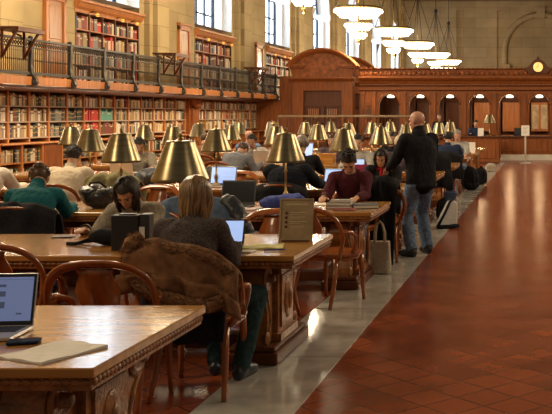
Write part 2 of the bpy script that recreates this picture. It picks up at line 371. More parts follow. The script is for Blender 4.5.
    # hair
    if style != 'bald':
        hb = MB(); cen = (0,-.014,.034); rr = (.083,.104,.093); nu, nv = 36, 22; V = []; ok = []
        for i in range(nv+1):
            ph = PI*i/nv
            for j in range(nu):
                t = 2*PI*j/nu; q = Vector((math.sin(ph)*math.cos(t), math.sin(ph)*math.sin(t), math.cos(ph)))
                jt = 1 + 0.05*noise.noise(q*4 + Vector((loc[0]*3,0,0))); qq = Vector((cen[0]+rr[0]*q.x*jt, cen[1]+rr[1]*q.y*jt, cen[2]+rr[2]*q.z*jt))
                V.append(T(qq)); y = qq.y
                zl = .078 if y > .06 else lerp(-.01, .078, (y-.0)/.06) if y > 0 else lerp(-.075, -.01, (y+.05)/.05) if y > -.05 else -.075
                ok.append(qq.z > zl)
        F = [(i*nu+j, (i+1)*nu+j, (i+1)*nu+(j+1)%nu, i*nu+(j+1)%nu) for i in range(nv) for j in range(nu) if sum(ok[a] for a in ((i*nu+j),((i+1)*nu+j),((i+1)*nu+(j+1)%nu),(i*nu+(j+1)%nu))) >= 2]
        hb.add(V, F, 0, True)
        rnd = random.Random(int(abs(loc[0]*1000)))
        if style == 'long':
            for q in range(80):
                a = rnd.uniform(-205, 25); ca, sa = math.cos(R(a)), math.sin(R(a)); pts = []; rad = []
                for ph in (12, 35, 60, 85):
                    sp, cp_ = math.sin(R(ph)), math.cos(R(ph)); pts.append(T((cen[0]+.089*sp*ca, cen[1]+.110*sp*sa, cen[2]+.098*cp_))); rad.append(.014)
                endp = pts[-1]; L = hair_len*rnd.uniform(.68, 1.08)
                dn = (H @ Vector((0, 0, -1)))*.35 + Vector((0,0,-1))*.65
                inw = (H @ Vector((-ca, -sa, 0)))
                for t_ in (.3, .65, 1): pts.append(endp + dn*L*t_ + inw*(.018*t_*t_ + rnd.uniform(-.014,.014)) + Vector((rnd.uniform(-.012,.012), rnd.uniform(-.01,.01), 0))*t_); rad.append(.015*(1-.6*t_))
                hb.tube(pts, rad, 6)
        elif style == 'bun':
            hb.ell(T((0,-.105,.06)), (.045,.042,.042))
        if style in ('short', 'bun', 'mop'):
            for q in range(70 if style == 'mop' else 110 if vox < .0125 else 0):
                a = rnd.uniform(0, 360); ph = rnd.uniform(5, 95); ca, sa = math.cos(R(a)), math.sin(R(a)); sp, cp_ = math.sin(R(ph)), math.cos(R(ph))
                if sa > .2 and ph > 48: continue
                q0 = Vector((cen[0]+.082*sp*ca, cen[1]+.102*sp*sa, cen[2]+.092*cp_)); lift = 1 if style == 'mop' else .45; q1 = q0 + Vector((ca*.012*lift, sa*.012*lift + .012*lift - (0 if style == 'mop' else .02*rnd.random()), (.012*cp_ + .006)*lift - (0 if style == 'mop' else .022*sp)))
                hb.tube([T(q0), T((q0+q1)/2 + Vector((0,0,.006))), T(q1 + Vector((0,.006,-.01)))], [.012,.011,.004], 5)
        if hat is None or style == 'long': hb.build('hair', HAIR[hair], body)
    if hat is not None:
        kb = MB()
        prof_ = [(.09,-.012),(.093,.0),(.093,.03),(.088,.06),(.07,.095),(.04,.12),(.012,.128)]
        kb.lathe(prof_, 24, (0,0,0), 0, True); kb.xf(Matrix.Translation(T((0,-.012,.02))) @ H.to_4x4() @ Matrix.Diagonal((1,1.12,1,1))); kb.build('knit_hat', hat, body)
    if scarf is not None:
        sb = MB(); f = rel((0,1,0))
        sb.tube([nb + rel((.055*S*math.cos(t)*1.3, .06*S*math.sin(t)*1.2 + .02, 0.0)) - u3*.01 for t in [2*PI*q/14 for q in range(15)]], .028*S, 8)
        sb.tube([nb + f*.09*S, c + u3*.05*S + f*.125*S, c - u2*.05*S + f*.15*S], [.03*S,.04*S,.035*S], 8)
        sb.build('scarf', scarf, body)
    return body
# ------------------------------------------------------------------ room shell
WX = -11.8                                   # plane of the left wall
Y0, Y1, ZT = -2.0, 80.0, 15.0
BAYS = [24.6 + 8.4*k for k in range(-3, 7)]
mb = MB(); mb.add([(-13, Y0, 0), (7, Y0, 0), (7, Y1, 0), (-13, Y1, 0)], [(0,1,2,3)]); struct(mb.build('floor', M_TILE))
mb = MB(); mb.box(-2.0, -1.41, Y0, 34.5, -0.02, 0.0012); struct(mb.build('trim_1', M_MARBLE))
mb = MB(); mb.box(-13, 7, Y0, Y1, ZT, ZT + .2); struct(mb.build('ceiling', M_CEIL))
# left wall: tall stone wall with deep round-headed window recesses
mb = MB(); DEEP = -12.55
zs, zi, ra = 4.78, 7.0, 1.95
prev = Y0
for y0 in BAYS:
    y1 = y0 + 3.9; yc = y0 + ra
    if y1 < Y0: continue
    def q(a, b, c, d, mi=0): mb.add([a, b, c, d], [(0,1,2,3)], mi)
    q((WX,prev,0), (WX,y0,0), (WX,y0,ZT), (WX,prev,ZT))
    q((WX,y0,0), (WX,y1,0), (WX,y1,2.46), (WX,y0,2.46)); q((-12.3,y0,2.46), (-12.3,y1,2.46), (-12.3,y1,zs), (-12.3,y0,zs)); q((WX,y0,2.46), (WX,y0,zs), (-12.3,y0,zs), (-12.3,y0,2.46)); q((WX,y1,2.46), (WX,y1,zs), (-12.3,y1,zs), (-12.3,y1,2.46)); q((WX,y0,2.46), (WX,y1,2.46), (-12.3,y1,2.46), (-12.3,y0,2.46))
    arc = [(yc - ra*math.cos(PI*i/16), zi + ra*math.sin(PI*i/16)) for i in range(17)]
    for (a, b), (c, d) in zip(arc, arc[1:]): q((WX,a,b), (WX,c,d), (WX,c,ZT), (WX,a,ZT))
    path = [(y0, zs)] + arc + [(y1, zs)]
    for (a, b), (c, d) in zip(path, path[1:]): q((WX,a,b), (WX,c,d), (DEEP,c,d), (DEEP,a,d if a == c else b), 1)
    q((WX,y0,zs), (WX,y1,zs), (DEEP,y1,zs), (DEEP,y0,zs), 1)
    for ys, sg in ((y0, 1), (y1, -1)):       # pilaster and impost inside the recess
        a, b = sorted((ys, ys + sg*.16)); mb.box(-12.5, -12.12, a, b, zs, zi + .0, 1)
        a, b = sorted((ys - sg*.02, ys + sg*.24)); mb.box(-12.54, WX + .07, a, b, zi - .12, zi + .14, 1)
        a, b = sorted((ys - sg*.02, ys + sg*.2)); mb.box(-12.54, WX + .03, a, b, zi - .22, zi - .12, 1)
    # engaged stone pilasters on the pier
    mb.box(WX, WX + .16, y1 + .35, y1 + 1.75, 2.4, ZT, 0); mb.box(WX, WX + .30, y1 + .6, y1 + 1.5, 2.4, ZT, 0)
    prev = y1
mb.add([(WX,prev,0), (WX,Y1,0), (WX,Y1,ZT), (WX,prev,ZT)], [(0,1,2,3)])
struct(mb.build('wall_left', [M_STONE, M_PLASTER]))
# windows
nwin = 0
for y0 in BAYS:
    if y0 < 10: continue
    nwin += 1; yc = y0 + ra
    f = MB(); xa, xb = -12.50, -12.42
    arc = [(yc - 1.78*math.cos(PI*i/16), zi + 1.78*math.sin(PI*i/16)) for i in range(17)]
    path = [(y0 + .17, zs + .02)] + arc + [(y0 + 3.73, zs + .02)]
    f.tube([(-12.46, a, b) for a, b in path], .06, 6); f.box(xa, xb, y0 + .16, y0 + 3.74, zs + .02, zs + .14)
    for j in range(1, 4):
        y = y0 + .17 + 3.56*j/4; w_ = .07 if j == 2 else .035
        zt = zi + math.sqrt(max(0, 1.78**2 - (y - yc)**2)); f.box(xa, xb, y - w_, y + w_, zs + .1, zt)
    for z in (5.35, 6.05, 6.85, 7.6, 8.2):
        h = 1.78 if z < zi else math.sqrt(max(0, 1.78**2 - (z - zi)**2)); f.box(xa, xb, yc - h, yc + h, z - .03, z + .03)
    fo = struct(f.build('window_%d' % nwin, M_FRAME))
    g = MB(); g.prism([(a, b) for a, b in path], 'x', -12.56, -12.53); g.build('pane', M_DAY, fo)
# far wall with a blind arch and a string course
mb = MB(); mb.box(-13, 8, Y1, Y1 + .4, 0, ZT)
mb.box(WX, 8, Y1 - .35, Y1, 10.55, 10.95); mb.box(WX, 8, Y1 - .2, Y1, 10.2, 10.55)
for cx in (-.35, 9.5):
    arc = [(cx - r_*math.cos(PI*i/18), 6.9 + r_*math.sin(PI*i/18)) for r_ in (2.95,) for i in range(19)]
    mb.tube([(cx - 2.95, Y1 - .05, 1.0)] + [(a, Y1 - .05, b) for a, b in arc] + [(cx + 2.95, Y1 - .05, 1.0)], .26, 8)
    mb.box(cx - .35, cx + .35, Y1 - .4, Y1, 9.5, 10.5); mb.box(cx - 3.3, cx - 2.5, Y1 - .4, Y1, 5.4, 5.8); mb.box(cx + 2.5, cx + 3.3, Y1 - .4, Y1, 5.4, 5.8)
mb.box(-8.2, -7.2, Y1 - .25, Y1, 2, 10.2); mb.box(-4.6, -3.9, Y1 - .15, Y1, 2, 10.2)
struct(mb.build('wall_far', M_STONE_F))

# ------------------------------------------------------------------ gallery along the left wall
GX = -10.5
gal = thing('gallery', 'long bracketed wooden gallery running along the left wall above the lower bookcases', 'gallery', (-11, 0, 2.3))
def gpart(name, m_, mbx, bevel=0):
    o = mbx.build(name, m_, gal, bevel); o.matrix_parent_inverse = Matrix.Translation((11, 0, -2.3)); return o
g = MB(); g.box(WX, -10.58, 14.5, 38.3, 2.30, 2.47); g.box(-10.62, -10.44, 14.5, 38.3, 2.29, 2.46); gpart('deck', M_CASE, g, .01)
g = MB(); g.prism([(WX, 2.19), (-10.86, 2.19), (-10.8, 2.23), (-10.7, 2.24), (-10.62, 2.30), (WX, 2.30)], 'y', 14.5, 38.3); gpart('cornice', M_DARKWOOD, g)
posts = [18.35 + 1.65*k - 3.3 for k in range(15)]
g = MB()
g.box(GX - .04, GX + .04, 14.5, 38.3, 3.19, 3.24); g.box(GX - .02, GX + .02, 14.5, 38.3, 3.04, 3.07); gpart('handrail', M_BRONZE, g, .006)
g = MB()
y = 14.5
while y < 38.3:                               # interlaced frieze below the handrail
    g.tube([(GX, y + .0, 3.13), (GX, y + .04, 3.175), (GX, y + .08, 3.13), (GX, y + .04, 3.085), (GX, y, 3.13)], .012, 5); y += .1
gpart('frieze', M_BRONZE, g)
g = MB(); g.box(GX - .03, GX + .03, 14.5, 38.3, 2.50, 2.56)
y = 14.5
while y < 38.3:
    g.tube([(GX, y, 2.55), (GX, y, 3.05)], .0085, 5)
    g.lathe([(.0085, -.03), (.018, 0), (.0085, .03)], 6, (GX, y, 2.8)); y += .075
gpart('balusters', M_BRONZE, g)['kind'] = 'stuff'
for y in posts:
    g = MB()
    g.prism([(GX-.03, 3.24), (GX+.05, 3.24), (GX+.05, 2.95), (GX+.035, 2.7), (GX+.06, 2.52), (GX+.13, 2.43), (GX+.15, 2.35), (GX+.12, 2.28), (GX+.05, 2.25), (GX-.06, 2.27), (GX-.06, 2.45), (GX-.03, 2.55)], 'y', y - .055, y + .055)
    g.lathe([(.0, -.075), (.06, -.075), (.075, 0), (.06, .075), (0, .075)], 12, (GX + .05, y, 2.34), axis='y'); g.ell((GX, y, 3.26), (.05, .06, .04))
    gpart('bracket', M_BRONZE, g, .01)
for y, nm in ((19.25, 'reading shelf bracketed over the gallery railing at the left edge'), (27.25, 'reading shelf bracketed over the gallery railing by the middle pier'), (35.3, 'farthest reading shelf bracketed over the gallery railing')):
    t = thing('reading_shelf', 'small brown ' + nm, 'shelf', (GX, y, 3.24))
    g = MB(); g.box(-.22, .42, -.5, .5, .10, .145); g.box(.36, .42, -.5, .5, .05, .10); g.build('shelf_board', M_SCREEN_D, t, .008)
    for s in (-.4, .4):
        g = MB(); g.tube([(.06, s, -.42), (.36, s, .1)], .028, 6); g.tube([(.055, s, -.45), (.055, s, .1)], .025, 6); g.tube([(.0, s, .02), (-.18, s, .1)], .02, 6); g.build('strut', M_SCREEN_D, t)
# gallery doors
nd = 0
for k in range(-1, 3):
    y = 23.0 + 8.4*k
    if y > 40: continue
    nd += 1
    d = MB(); d.box(WX, WX + .10, y, y + .12, 2.47, 4.55); d.box(WX, WX + .10, y + .86, y + .98, 2.47, 4.55); d.box(WX, WX + .10, y, y + .98, 4.42, 4.58); d.box(WX, WX + .14, y - .03, y + 1.01, 4.58, 4.65)
    do = struct(d.build('door_%d' % nd, M_CASE, None, .012))
    d = MB(); d.box(WX, WX + .05, y + .12, y + .86, 2.47, 4.42); d.box(WX + .04, WX + .07, y + .22, y + .76, 3.5, 4.3); d.box(WX + .04, WX + .07, y + .22, y + .76, 2.6, 3.38); d.build('door_leaf', wood('pale_door_wood', (.42, .2, .09), .25, 'z', .15, coat=.5), do, .012)
    d = MB(); d.ell((WX + .08, y + .18, 3.42), (.035, .03, .03)); d.build('door_handle', M_BRASS_D, do)

# ------------------------------------------------------------------ bookcases and books
BOOKS = []                                    # (y, z bottom, height limit, x front, thickness, height, colour, label, stuff)
BC = {'brown': (.13, .055, .025), 'dark green': (.045, .075, .045), 'tan': (.38, .25, .12), 'cream': (.62, .52, .36), 'dark red': (.24, .03, .022), 'bright red': (.55, .03, .02), 'grey': (.22, .2, .17), 'navy': (.03, .045, .10),
      'black': (.025, .022, .02), 'teal green': (.12, .36, .27), 'olive': (.17, .14, .055), 'white': (.72, .68, .58), 'ochre': (.45, .27, .06)}
BM = {k: mat('cloth_' + k.replace(' ', '_'), v, .6, 0, .18, 30) for k, v in BC.items()}
MIX = ['brown']*3 + ['tan']*6 + ['dark green']*2 + ['cream']*7 + ['grey']*4 + ['dark red']*2 + ['olive']*2 + ['white']*5 + ['black']*1 + ['navy'] + ['ochre']*4
SHELFW = ['top', 'second', 'third', 'upper low', 'bottom low']
def nth(n): return ['first','second','third','fourth','fifth','sixth','seventh','eighth','ninth','tenth','eleventh','twelfth','thirteenth','fourteenth','fifteenth','sixteenth','seventeenth','eighteenth','nineteenth','twentieth','twenty-first','twenty-second','twenty-third','twenty-fourth','twenty-fifth'][n]
rb = random.Random(5)
def fill(y0, y1, z, lim, x, pal, bayname, shelfname, lo=.026, hi=.048):
    y = y0; n = 0; run = None; left = 0; hrun = .27
    while True:
        if left <= 0: run = rb.choice(pal); left = rb.randint(1, 3); hrun = rb.uniform(.66, .9)*lim; trun = rb.uniform(lo, hi)
        t = trun*rb.uniform(.85, 1.15)
        if y + t > y1: break
        if rb.random() < .04: y += rb.uniform(.02, .1); left = 0; continue
        BOOKS.append((y, z, x, t, hrun*rb.uniform(.95, 1.02), run, '%s book, %s on the %s shelf, %s' % (run, nth(min(n, 24)), shelfname, bayname)))
        y += t + .002; left -= 1; n += 1
def bookcase(label, edges, doors=()):
    y0, y1 = edges[0], edges[-1]; t = thing('bookcase', label, 'bookcase', (-11.3, (y0+y1)/2, 0))
    def part(nm, m_, b_, bev=0):
        o = b_.build(nm, m_, t, bev); o.matrix_parent_inverse = Matrix.Translation((11.3, -(y0+y1)/2, 0)); return o
    c = MB(); c.box(-11.78, -11.72, y0, y1, 0, 2.19)
    for e in edges:
        c.box(-11.72, -11.28, max(y0, e-.035), min(y1, e+.035), 1.08, 2.19); c.box(-11.72, -10.98, max(y0, e-.035), min(y1, e+.035), 0.0, 1.05)
    part('carcass', M_CASE, c, .006)
    for z, xf in ((1.883, -11.29), (1.544, -11.29), (1.197, -11.29)):
        s = MB(); s.box(-11.72, xf, y0 + .035, y1 - .035, z - .03, z); part('shelf', M_CASE, s)
        s = MB(); s.box(xf - .002, xf + .004, y0 + .04, y1 - .04, z - .028, z - .004); part('label_strip', M_STRIP, s)
    s = MB(); s.box(-11.72, -10.99, y0 + .035, y1 - .035, .656, .686); part('shelf', M_CASE, s)
    s = MB(); s.box(-11.72, -10.99, y0 + .035, y1 - .035, .27, .30); part('shelf', M_CASE, s)
    s = MB(); s.box(-11.72, -10.93, y0, y1, 1.05, 1.085); part('ledge', M_CASE, s, .01)
    s = MB(); s.box(-11.72, -10.97, y0, y1, 0, .12); part('plinth', M_SCREEN_D, s)
    for a, b in doors:
        s = MB(); s.box(-11.02, -10.97, a + .03, b - .03, .14, 1.04); s.box(-10.98, -10.962, a + .13, b - .13, .25, .93); d = part('door', M_SCREEN, s, .01)
ed = [30.8 - .85*k for k in range(13, -1, -1)]
ORD = ['first', 'second', 'third', 'fourth', 'fifth', 'sixth', 'seventh', 'eighth', 'ninth', 'tenth', 'eleventh', 'twelfth', 'thirteenth', 'fourteenth']
bookcase('oak bookcase under the gallery at the left edge, with one closed cupboard door', ed[0:5], [(21.45, 22.3)])
bookcase('oak bookcase under the gallery holding red and teal volumes', ed[4:9], [])
bookcase('oak bookcase under the gallery just before the wide wooden pilaster', ed[8:14], [])
ed2 = [31.7 + .85*k for k in range(9)]
bookcase('oak bookcase under the gallery just past the wide wooden pilaster', ed2[0:5], [])
bookcase('farthest oak bookcase under the gallery, ending at the panelled screen', ed2[4:9], [])
p = MB(); p.box(-11.78, -11.18, 30.8, 31.7, 0, 2.19); p.box(-11.2, -11.12, 30.95, 31.55, .3, 1.9); p.box(-11.2, -11.05, 30.85, 31.65, 1.98, 2.19); p.ell((-11.1, 31.25, 2.0), (.1, .3, .12))
struct(p.build('trim_2', M_SCREEN, None, .01))
for cnt, (a, b) in enumerate([(ed[i], ed[i+1]) for i in range(len(ed)-1)] + [(ed2[i], ed2[i+1]) for i in range(len(ed2)-1)]):
    bn = '%s bay from the left edge' % ORD[max(0, cnt-1)] if cnt < 14 else ''
    vis = a > 19.7
    if not vis: continue
    for si, (z, lim) in enumerate(((1.883, .30), (1.544, .33), (1.197, .34))):
        pal = MIX
        if 23.9 < a < 24.9: pal = [MIX, ['bright red'], ['bright red']*3 + ['dark red', 'tan']][si] if a < 24.5 else [MIX, ['teal green'], ['brown', 'dark red', 'brown']][si]
        if 22.2 < a < 22.4: pal = ['grey', 'grey', 'dark green', 'black', 'tan']
        if 23.0 < a < 23.3 and si == 1: pal = ['navy', 'black', 'navy', 'dark green']
        if a > 24.9 and a < 31: pal = MIX + ['cream']*5 + ['tan']*3 + ['ochre']*2 + (['dark red']*3 if si == 2 and a < 26.5 else [])
        if abs(a - ed2[3]) < .1 and si == 1: pal = ['bright red', 'cream', 'tan', 'dark red']
        if pal == ['teal green']: fill(a + .05, b - .05, z + .001, lim*1.02, -11.31, pal, bn, SHELFW[si], .05, .07)
        else: fill(a + .045, b - .045, z + .001, lim, -11.31, pal, bn, SHELFW[si])
    if not (abs(a - 21.45) < .05):
        for si, (z, lim) in enumerate(((.687, .32), (.301, .32))):
            if a < 30: fill(a + .045, b - .045, z, lim, -11.02, ['black', 'brown', 'grey', 'dark green', 'tan', 'cream', 'olive'], bn, SHELFW[3+si])
# gallery bookcases under the windows
def gallery_case(label, y0, upname):
    t = thing('gallery_bookcase', label, 'bookcase', (-12, y0 + 1.95, 2.47)); E_ = [y0 + .05 + .76*k for k in range(6)]
    def part(nm, m_, b_, bev=0):
        o = b_.build(nm, m_, t, bev); o.matrix_parent_inverse = Matrix.Translation((12, -y0 - 1.95, -2.47)); return o
    c = MB(); c.box(-12.24, -12.2, y0 + .02, y0 + 3.88, 2.47, 4.3)
    for e in E_: c.box(-12.2, -11.80, e - .025, e + .025, 2.47, 4.3)
    part('carcass', M_SCREEN_D, c)
    for z in (2.55, 2.93, 3.30, 3.67, 4.0):
        pass
    for z in (2.56, 2.99, 3.43, 3.87):
        s = MB(); s.box(-12.2, -11.80, y0 + .05, y0 + 3.85, z - .03, z); part('shelf', M_CASE, s)
    s = MB(); s.prism([(-12.25, 4.28), (-11.79, 4.28), (-11.77, 4.36), (-11.71, 4.42), (-11.66, 4.52), (-11.62, 4.54), (-11.62, 4.6), (-12.25, 4.62)], 'y', y0 - .04, y0 + 3.94); part('cornice', M_CASE, s)
    for e in (E_[1], E_[3], E_[4] + .2):
        s = MB(); s.tube([(-11.78, e, 4.34), (-11.69, e, 4.36), (-11.60, e, 4.31)], .02, 6); s.lathe([(.02, .06), (.07, 0.0)], 10, (-11.6, e, 4.25)); l = part('shelf_lamp', M_BRASS_D, s)
        s = MB(); s.ell((-11.6, e, 4.27), (.05, .05, .04), 0, 8, 6); part('bulb', glow('amber_bulb', (1, .45, .08), 2.2), s)
    for bi in range(5):
        for si, (z, lim) in enumerate(((3.871, .38), (3.431, .40), (2.991, .40), (2.561, .40))):
            pal = ['dark green', 'black', 'tan', 'dark red', 'white', 'cream', 'brown', 'navy', 'dark red', 'grey', 'ochre', 'cream', 'bright red', 'tan']
            fill(E_[bi] + .03, E_[bi+1] - .03, z, lim, -11.83, pal, 'the %s bay of the %s' % (ORD[bi], upname), SHELFW[si] if si < 3 else 'lowest', .04, .07)
gallery_case('tall oak bookcase on the gallery, nearest of three, between stone piers', 24.6, 'nearest gallery bookcase')
gallery_case('tall oak bookcase on the gallery, second of three, below the iron-framed window', 33.0, 'second gallery bookcase')
gallery_case('tall oak bookcase on the gallery, farthest of three, beside the arched wooden portal', 41.4, 'farthest gallery bookcase')
# the books: nearest 300 as individuals, the rest as one object
protos = {}
def book_mesh(colour):
    if colour not in protos:
        b = MB(); b.box(-1, 0, 0, 1, 0, 1, 0); b.box(-.96, .004, .0, 1, .70, .80, 1); b.box(-.97, -.03, .12, .88, .985, 1.0005, 2)
        b.box(-.9, .006, .08, .92, .30, .38, 1) if colour in ('brown', 'black', 'navy', 'dark red', 'dark green') else None
        protos[colour] = b.mesh('book', [BM[colour], BM['ochre'] if colour in ('brown', 'black', 'navy', 'dark red', 'dark green') else BM['brown'] if colour in ('tan', 'cream', 'white') else BM['cream'], M_PAPER])
    return protos[colour]
vis = [b for b in BOOKS if 20.35 < b[0] < 40 ]
vis.sort(key=lambda b: b[0])
lower_first = [b for b in vis if b[2] < -11.1 or b[1] > .6]
IND = lower_first[:300]; seen = set(id(b) for b in IND)
for (y, z, x, t, h, colour, label) in IND:
    o = bpy.data.objects.new('book', book_mesh(colour)); COL.objects.link(o); o.location = (x, y, z); o.scale = (.19, t, h)
    tag(o, label, 'book', 'books in the bookcases of the left wall')
rest = MB(); keys = list(BC)
for b in BOOKS:
    if id(b) in seen: continue
    y, z, x, t, h, colour, label = b; rest.box(x - .19, x, y, y + t, z, z + h, keys.index(colour))
    if rb.random() < .5: rest.box(x - .1, x + .003, y + .0, y + t, z + h*.7, z + h*.82, keys.index('cream'))
tag(rest.build('library_books', [BM[k] for k in keys]), 'rows of many coloured library books on the farther shelves and along the gallery', 'books', None, 'stuff')

# ------------------------------------------------------------------ panelled oak screen, portal and service counter
SY = 38.5
t = thing('arcade_screen', 'long panelled oak arcade with round arches and carved cornice across the hall', 'screen', (-3, SY, 0))
def spart(nm, m_, b_, par=None, bev=0):
    o = b_.build(nm, m_, t, bev); o.matrix_parent_inverse = Matrix.Translation((3, -SY, 0)); return o
AC = [-6.13 + 1.182*k for k in range(8)]
w = MB(); x0, x1 = -7.29, 3.2
w.box(x0, x1, SY, SY + .25, 2.52, 3.0)
edges = [x0] + [e for c in AC for e in (c - .40, c + .40)] + [x1]
for a, b in zip(edges[0::2], edges[1::2]): w.box(a, b, SY, SY + .25, .9, 2.52)
for c in AC:
    arc = [(c - .40*math.cos(PI*i/14), 2.08 + .40*math.sin(PI*i/14)) for i in range(15)]
    for (a, b), (e, f_) in zip(arc, arc[1:]):
        w.add([(a, SY, b), (e, SY, f_), (e, SY, 2.52), (a, SY, 2.52), (a, SY + .25, b), (e, SY + .25, f_), (e, SY + .25, 2.52), (a, SY + .25, 2.52)], [(0,1,2,3), (4,7,6,5), (0,4,5,1)], 0)
w.box(x0, x1, SY, SY + .25, 0, .9)
spart('arcade_wall', M_SCREEN, w)
for x in [c - .591 for c in AC + [AC[-1] + 1.182]] + [-7.15]:
    w = MB(); w.box(x - .075, x + .075, SY - .07, SY, .9, 2.52); w.box(x - .10, x + .10, SY - .09, SY, 2.50, 2.58); w.box(x - .10, x + .10, SY - .09, SY, .9, 1.0)
    spart('pilaster', M_SCREEN, w)
for c in AC:
    w = MB(); w.tube([(c - .43*math.cos(PI*i/14), SY - .01, 2.08 + .43*math.sin(PI*i/14)) for i in range(15)], .03, 6)
    spart('arch_moulding', M_SCREEN, w)
w = MB(); w.prism([(SY, 2.92), (SY-.06, 2.92), (SY-.1, 3.0), (SY-.2, 3.06), (SY-.26, 3.13), (SY-.26, 3.17), (SY-.12, 3.18), (SY-.12, 3.44), (SY-.22, 3.46), (SY-.26, 3.5), (SY, 3.5)], 'x', x0, x1); spart('cornice', M_SCREEN, w)
w = MB()
for z in (2.62, 2.80): w.prism([(SY, z), (SY - .03, z), (SY - .05, z + .03), (SY - .03, z + .045), (SY, z + .05)], 'x', x0, x1); spart('moulding', M_SCREEN_D, w); w = MB()
for c in AC:
    for s_ in (-1, 1):
        w = MB(); w.prism([(c + s_*.45, 2.48), (c + s_*.45, 2.30), (c + s_*.25, 2.48)] , 'y', SY - .02, SY); spart('spandrel', M_CARVED_PANEL, w)
w = MB(); x = x0 + .1
while x < x1:                                  # carved frieze
    w.ell((x, SY - .13, 3.31), (.07, .05, .09), 0, 8, 6); w.ell((x + .095, SY - .13, 3.27), (.03, .03, .06), 0, 6, 4); w.ell((x + .0, SY - .15, 3.5), (.05, .05, .035), 0, 6, 4); x += .19
spart('carved_frieze', M_CARVED_PANEL, w)
w = MB(); w.box(-7.2, -6.74, SY - .02, SY, 1.0, 2.3); w.box(-7.12, -6.82, SY - .045, SY, 2.0, 2.3); spart('panel', M_CARVED_PANEL, w, None, .01)
w = MB(); w.box(-7.16, -6.78, SY - .05, SY - .02, 1.62, 1.9, 0); spart('grille_shade', M_BLACK, w)  # black slab painting in the shade of the recess behind the bars
w = MB()
for q in range(7): w.box(-7.14 + q*.055, -7.115 + q*.055, SY - .07, SY - .05, 1.62, 1.9)
spart('grille', M_SCREEN, w)
# the room behind the arches
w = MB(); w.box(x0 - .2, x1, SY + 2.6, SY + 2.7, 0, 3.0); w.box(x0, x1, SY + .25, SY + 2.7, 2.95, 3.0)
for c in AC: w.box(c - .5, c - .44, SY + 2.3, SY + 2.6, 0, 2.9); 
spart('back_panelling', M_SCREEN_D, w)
for j, c in enumerate(AC):
    w = MB(); w.lathe([(.02, .10), (.09, .08), (.15, .0), (.12, -.03), (0, -.035)], 14, (c, SY + .45, 2.40)); w.tube([(c, SY + .45, 2.47), (c, SY + .45, 2.95)], .015, 6)
    o = w.build('globe_lamp', glow('globe_glow', (1, .86, .62), 4.0)); tag(o, 'white glowing dome lamp hanging in the %s arch of the oak arcade' % ORD[j], 'lamp', 'lamps in the arcade arches')
    if j in (1, 2, 3, 4, 5, 6):
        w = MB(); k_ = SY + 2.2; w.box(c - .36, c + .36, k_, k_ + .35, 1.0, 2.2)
        cab = tag(w.build('cabinet', M_SCREEN_D if j < 3 else M_CASE, None, .01), 'wooden cabinet seen through the %s arch of the oak arcade' % ORD[j], 'cabinet')  # dark oak for the dim arches, lighter oak painted in for lit ones
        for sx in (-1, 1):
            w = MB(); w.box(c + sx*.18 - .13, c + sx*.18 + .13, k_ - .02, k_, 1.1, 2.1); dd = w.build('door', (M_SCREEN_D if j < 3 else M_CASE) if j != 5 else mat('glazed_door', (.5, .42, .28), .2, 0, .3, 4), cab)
# clock on the cornice
ck = thing('clock', 'small round gilt clock in a carved diamond surround on the oak cornice', 'clock', (-.27, SY - .2, 3.55))
w = MB(); w.prism([(-.5, -.10), (-.34, -.26), (.34, -.26), (.5, -.10), (.34, .06), (.25, .2), (.0, .38), (-.25, .2), (-.34, .06)], 'y', -.06, .1); w.ell((0, -.02, .36), (.06, .06, .06)); w.lathe([(.19, -.1), (.235, -.08), (.235, .0)], 24, axis='y'); w.build('surround', M_SCREEN_D, ck, .015)
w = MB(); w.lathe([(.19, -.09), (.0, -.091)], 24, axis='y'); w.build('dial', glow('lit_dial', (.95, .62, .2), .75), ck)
w = MB(); w.box(-.008, .008, -.1, -.094, -.02, .14); w.box(-.09, .01, -.1, -.094, -.008, .008); w.build('hands', M_BLACK, ck)
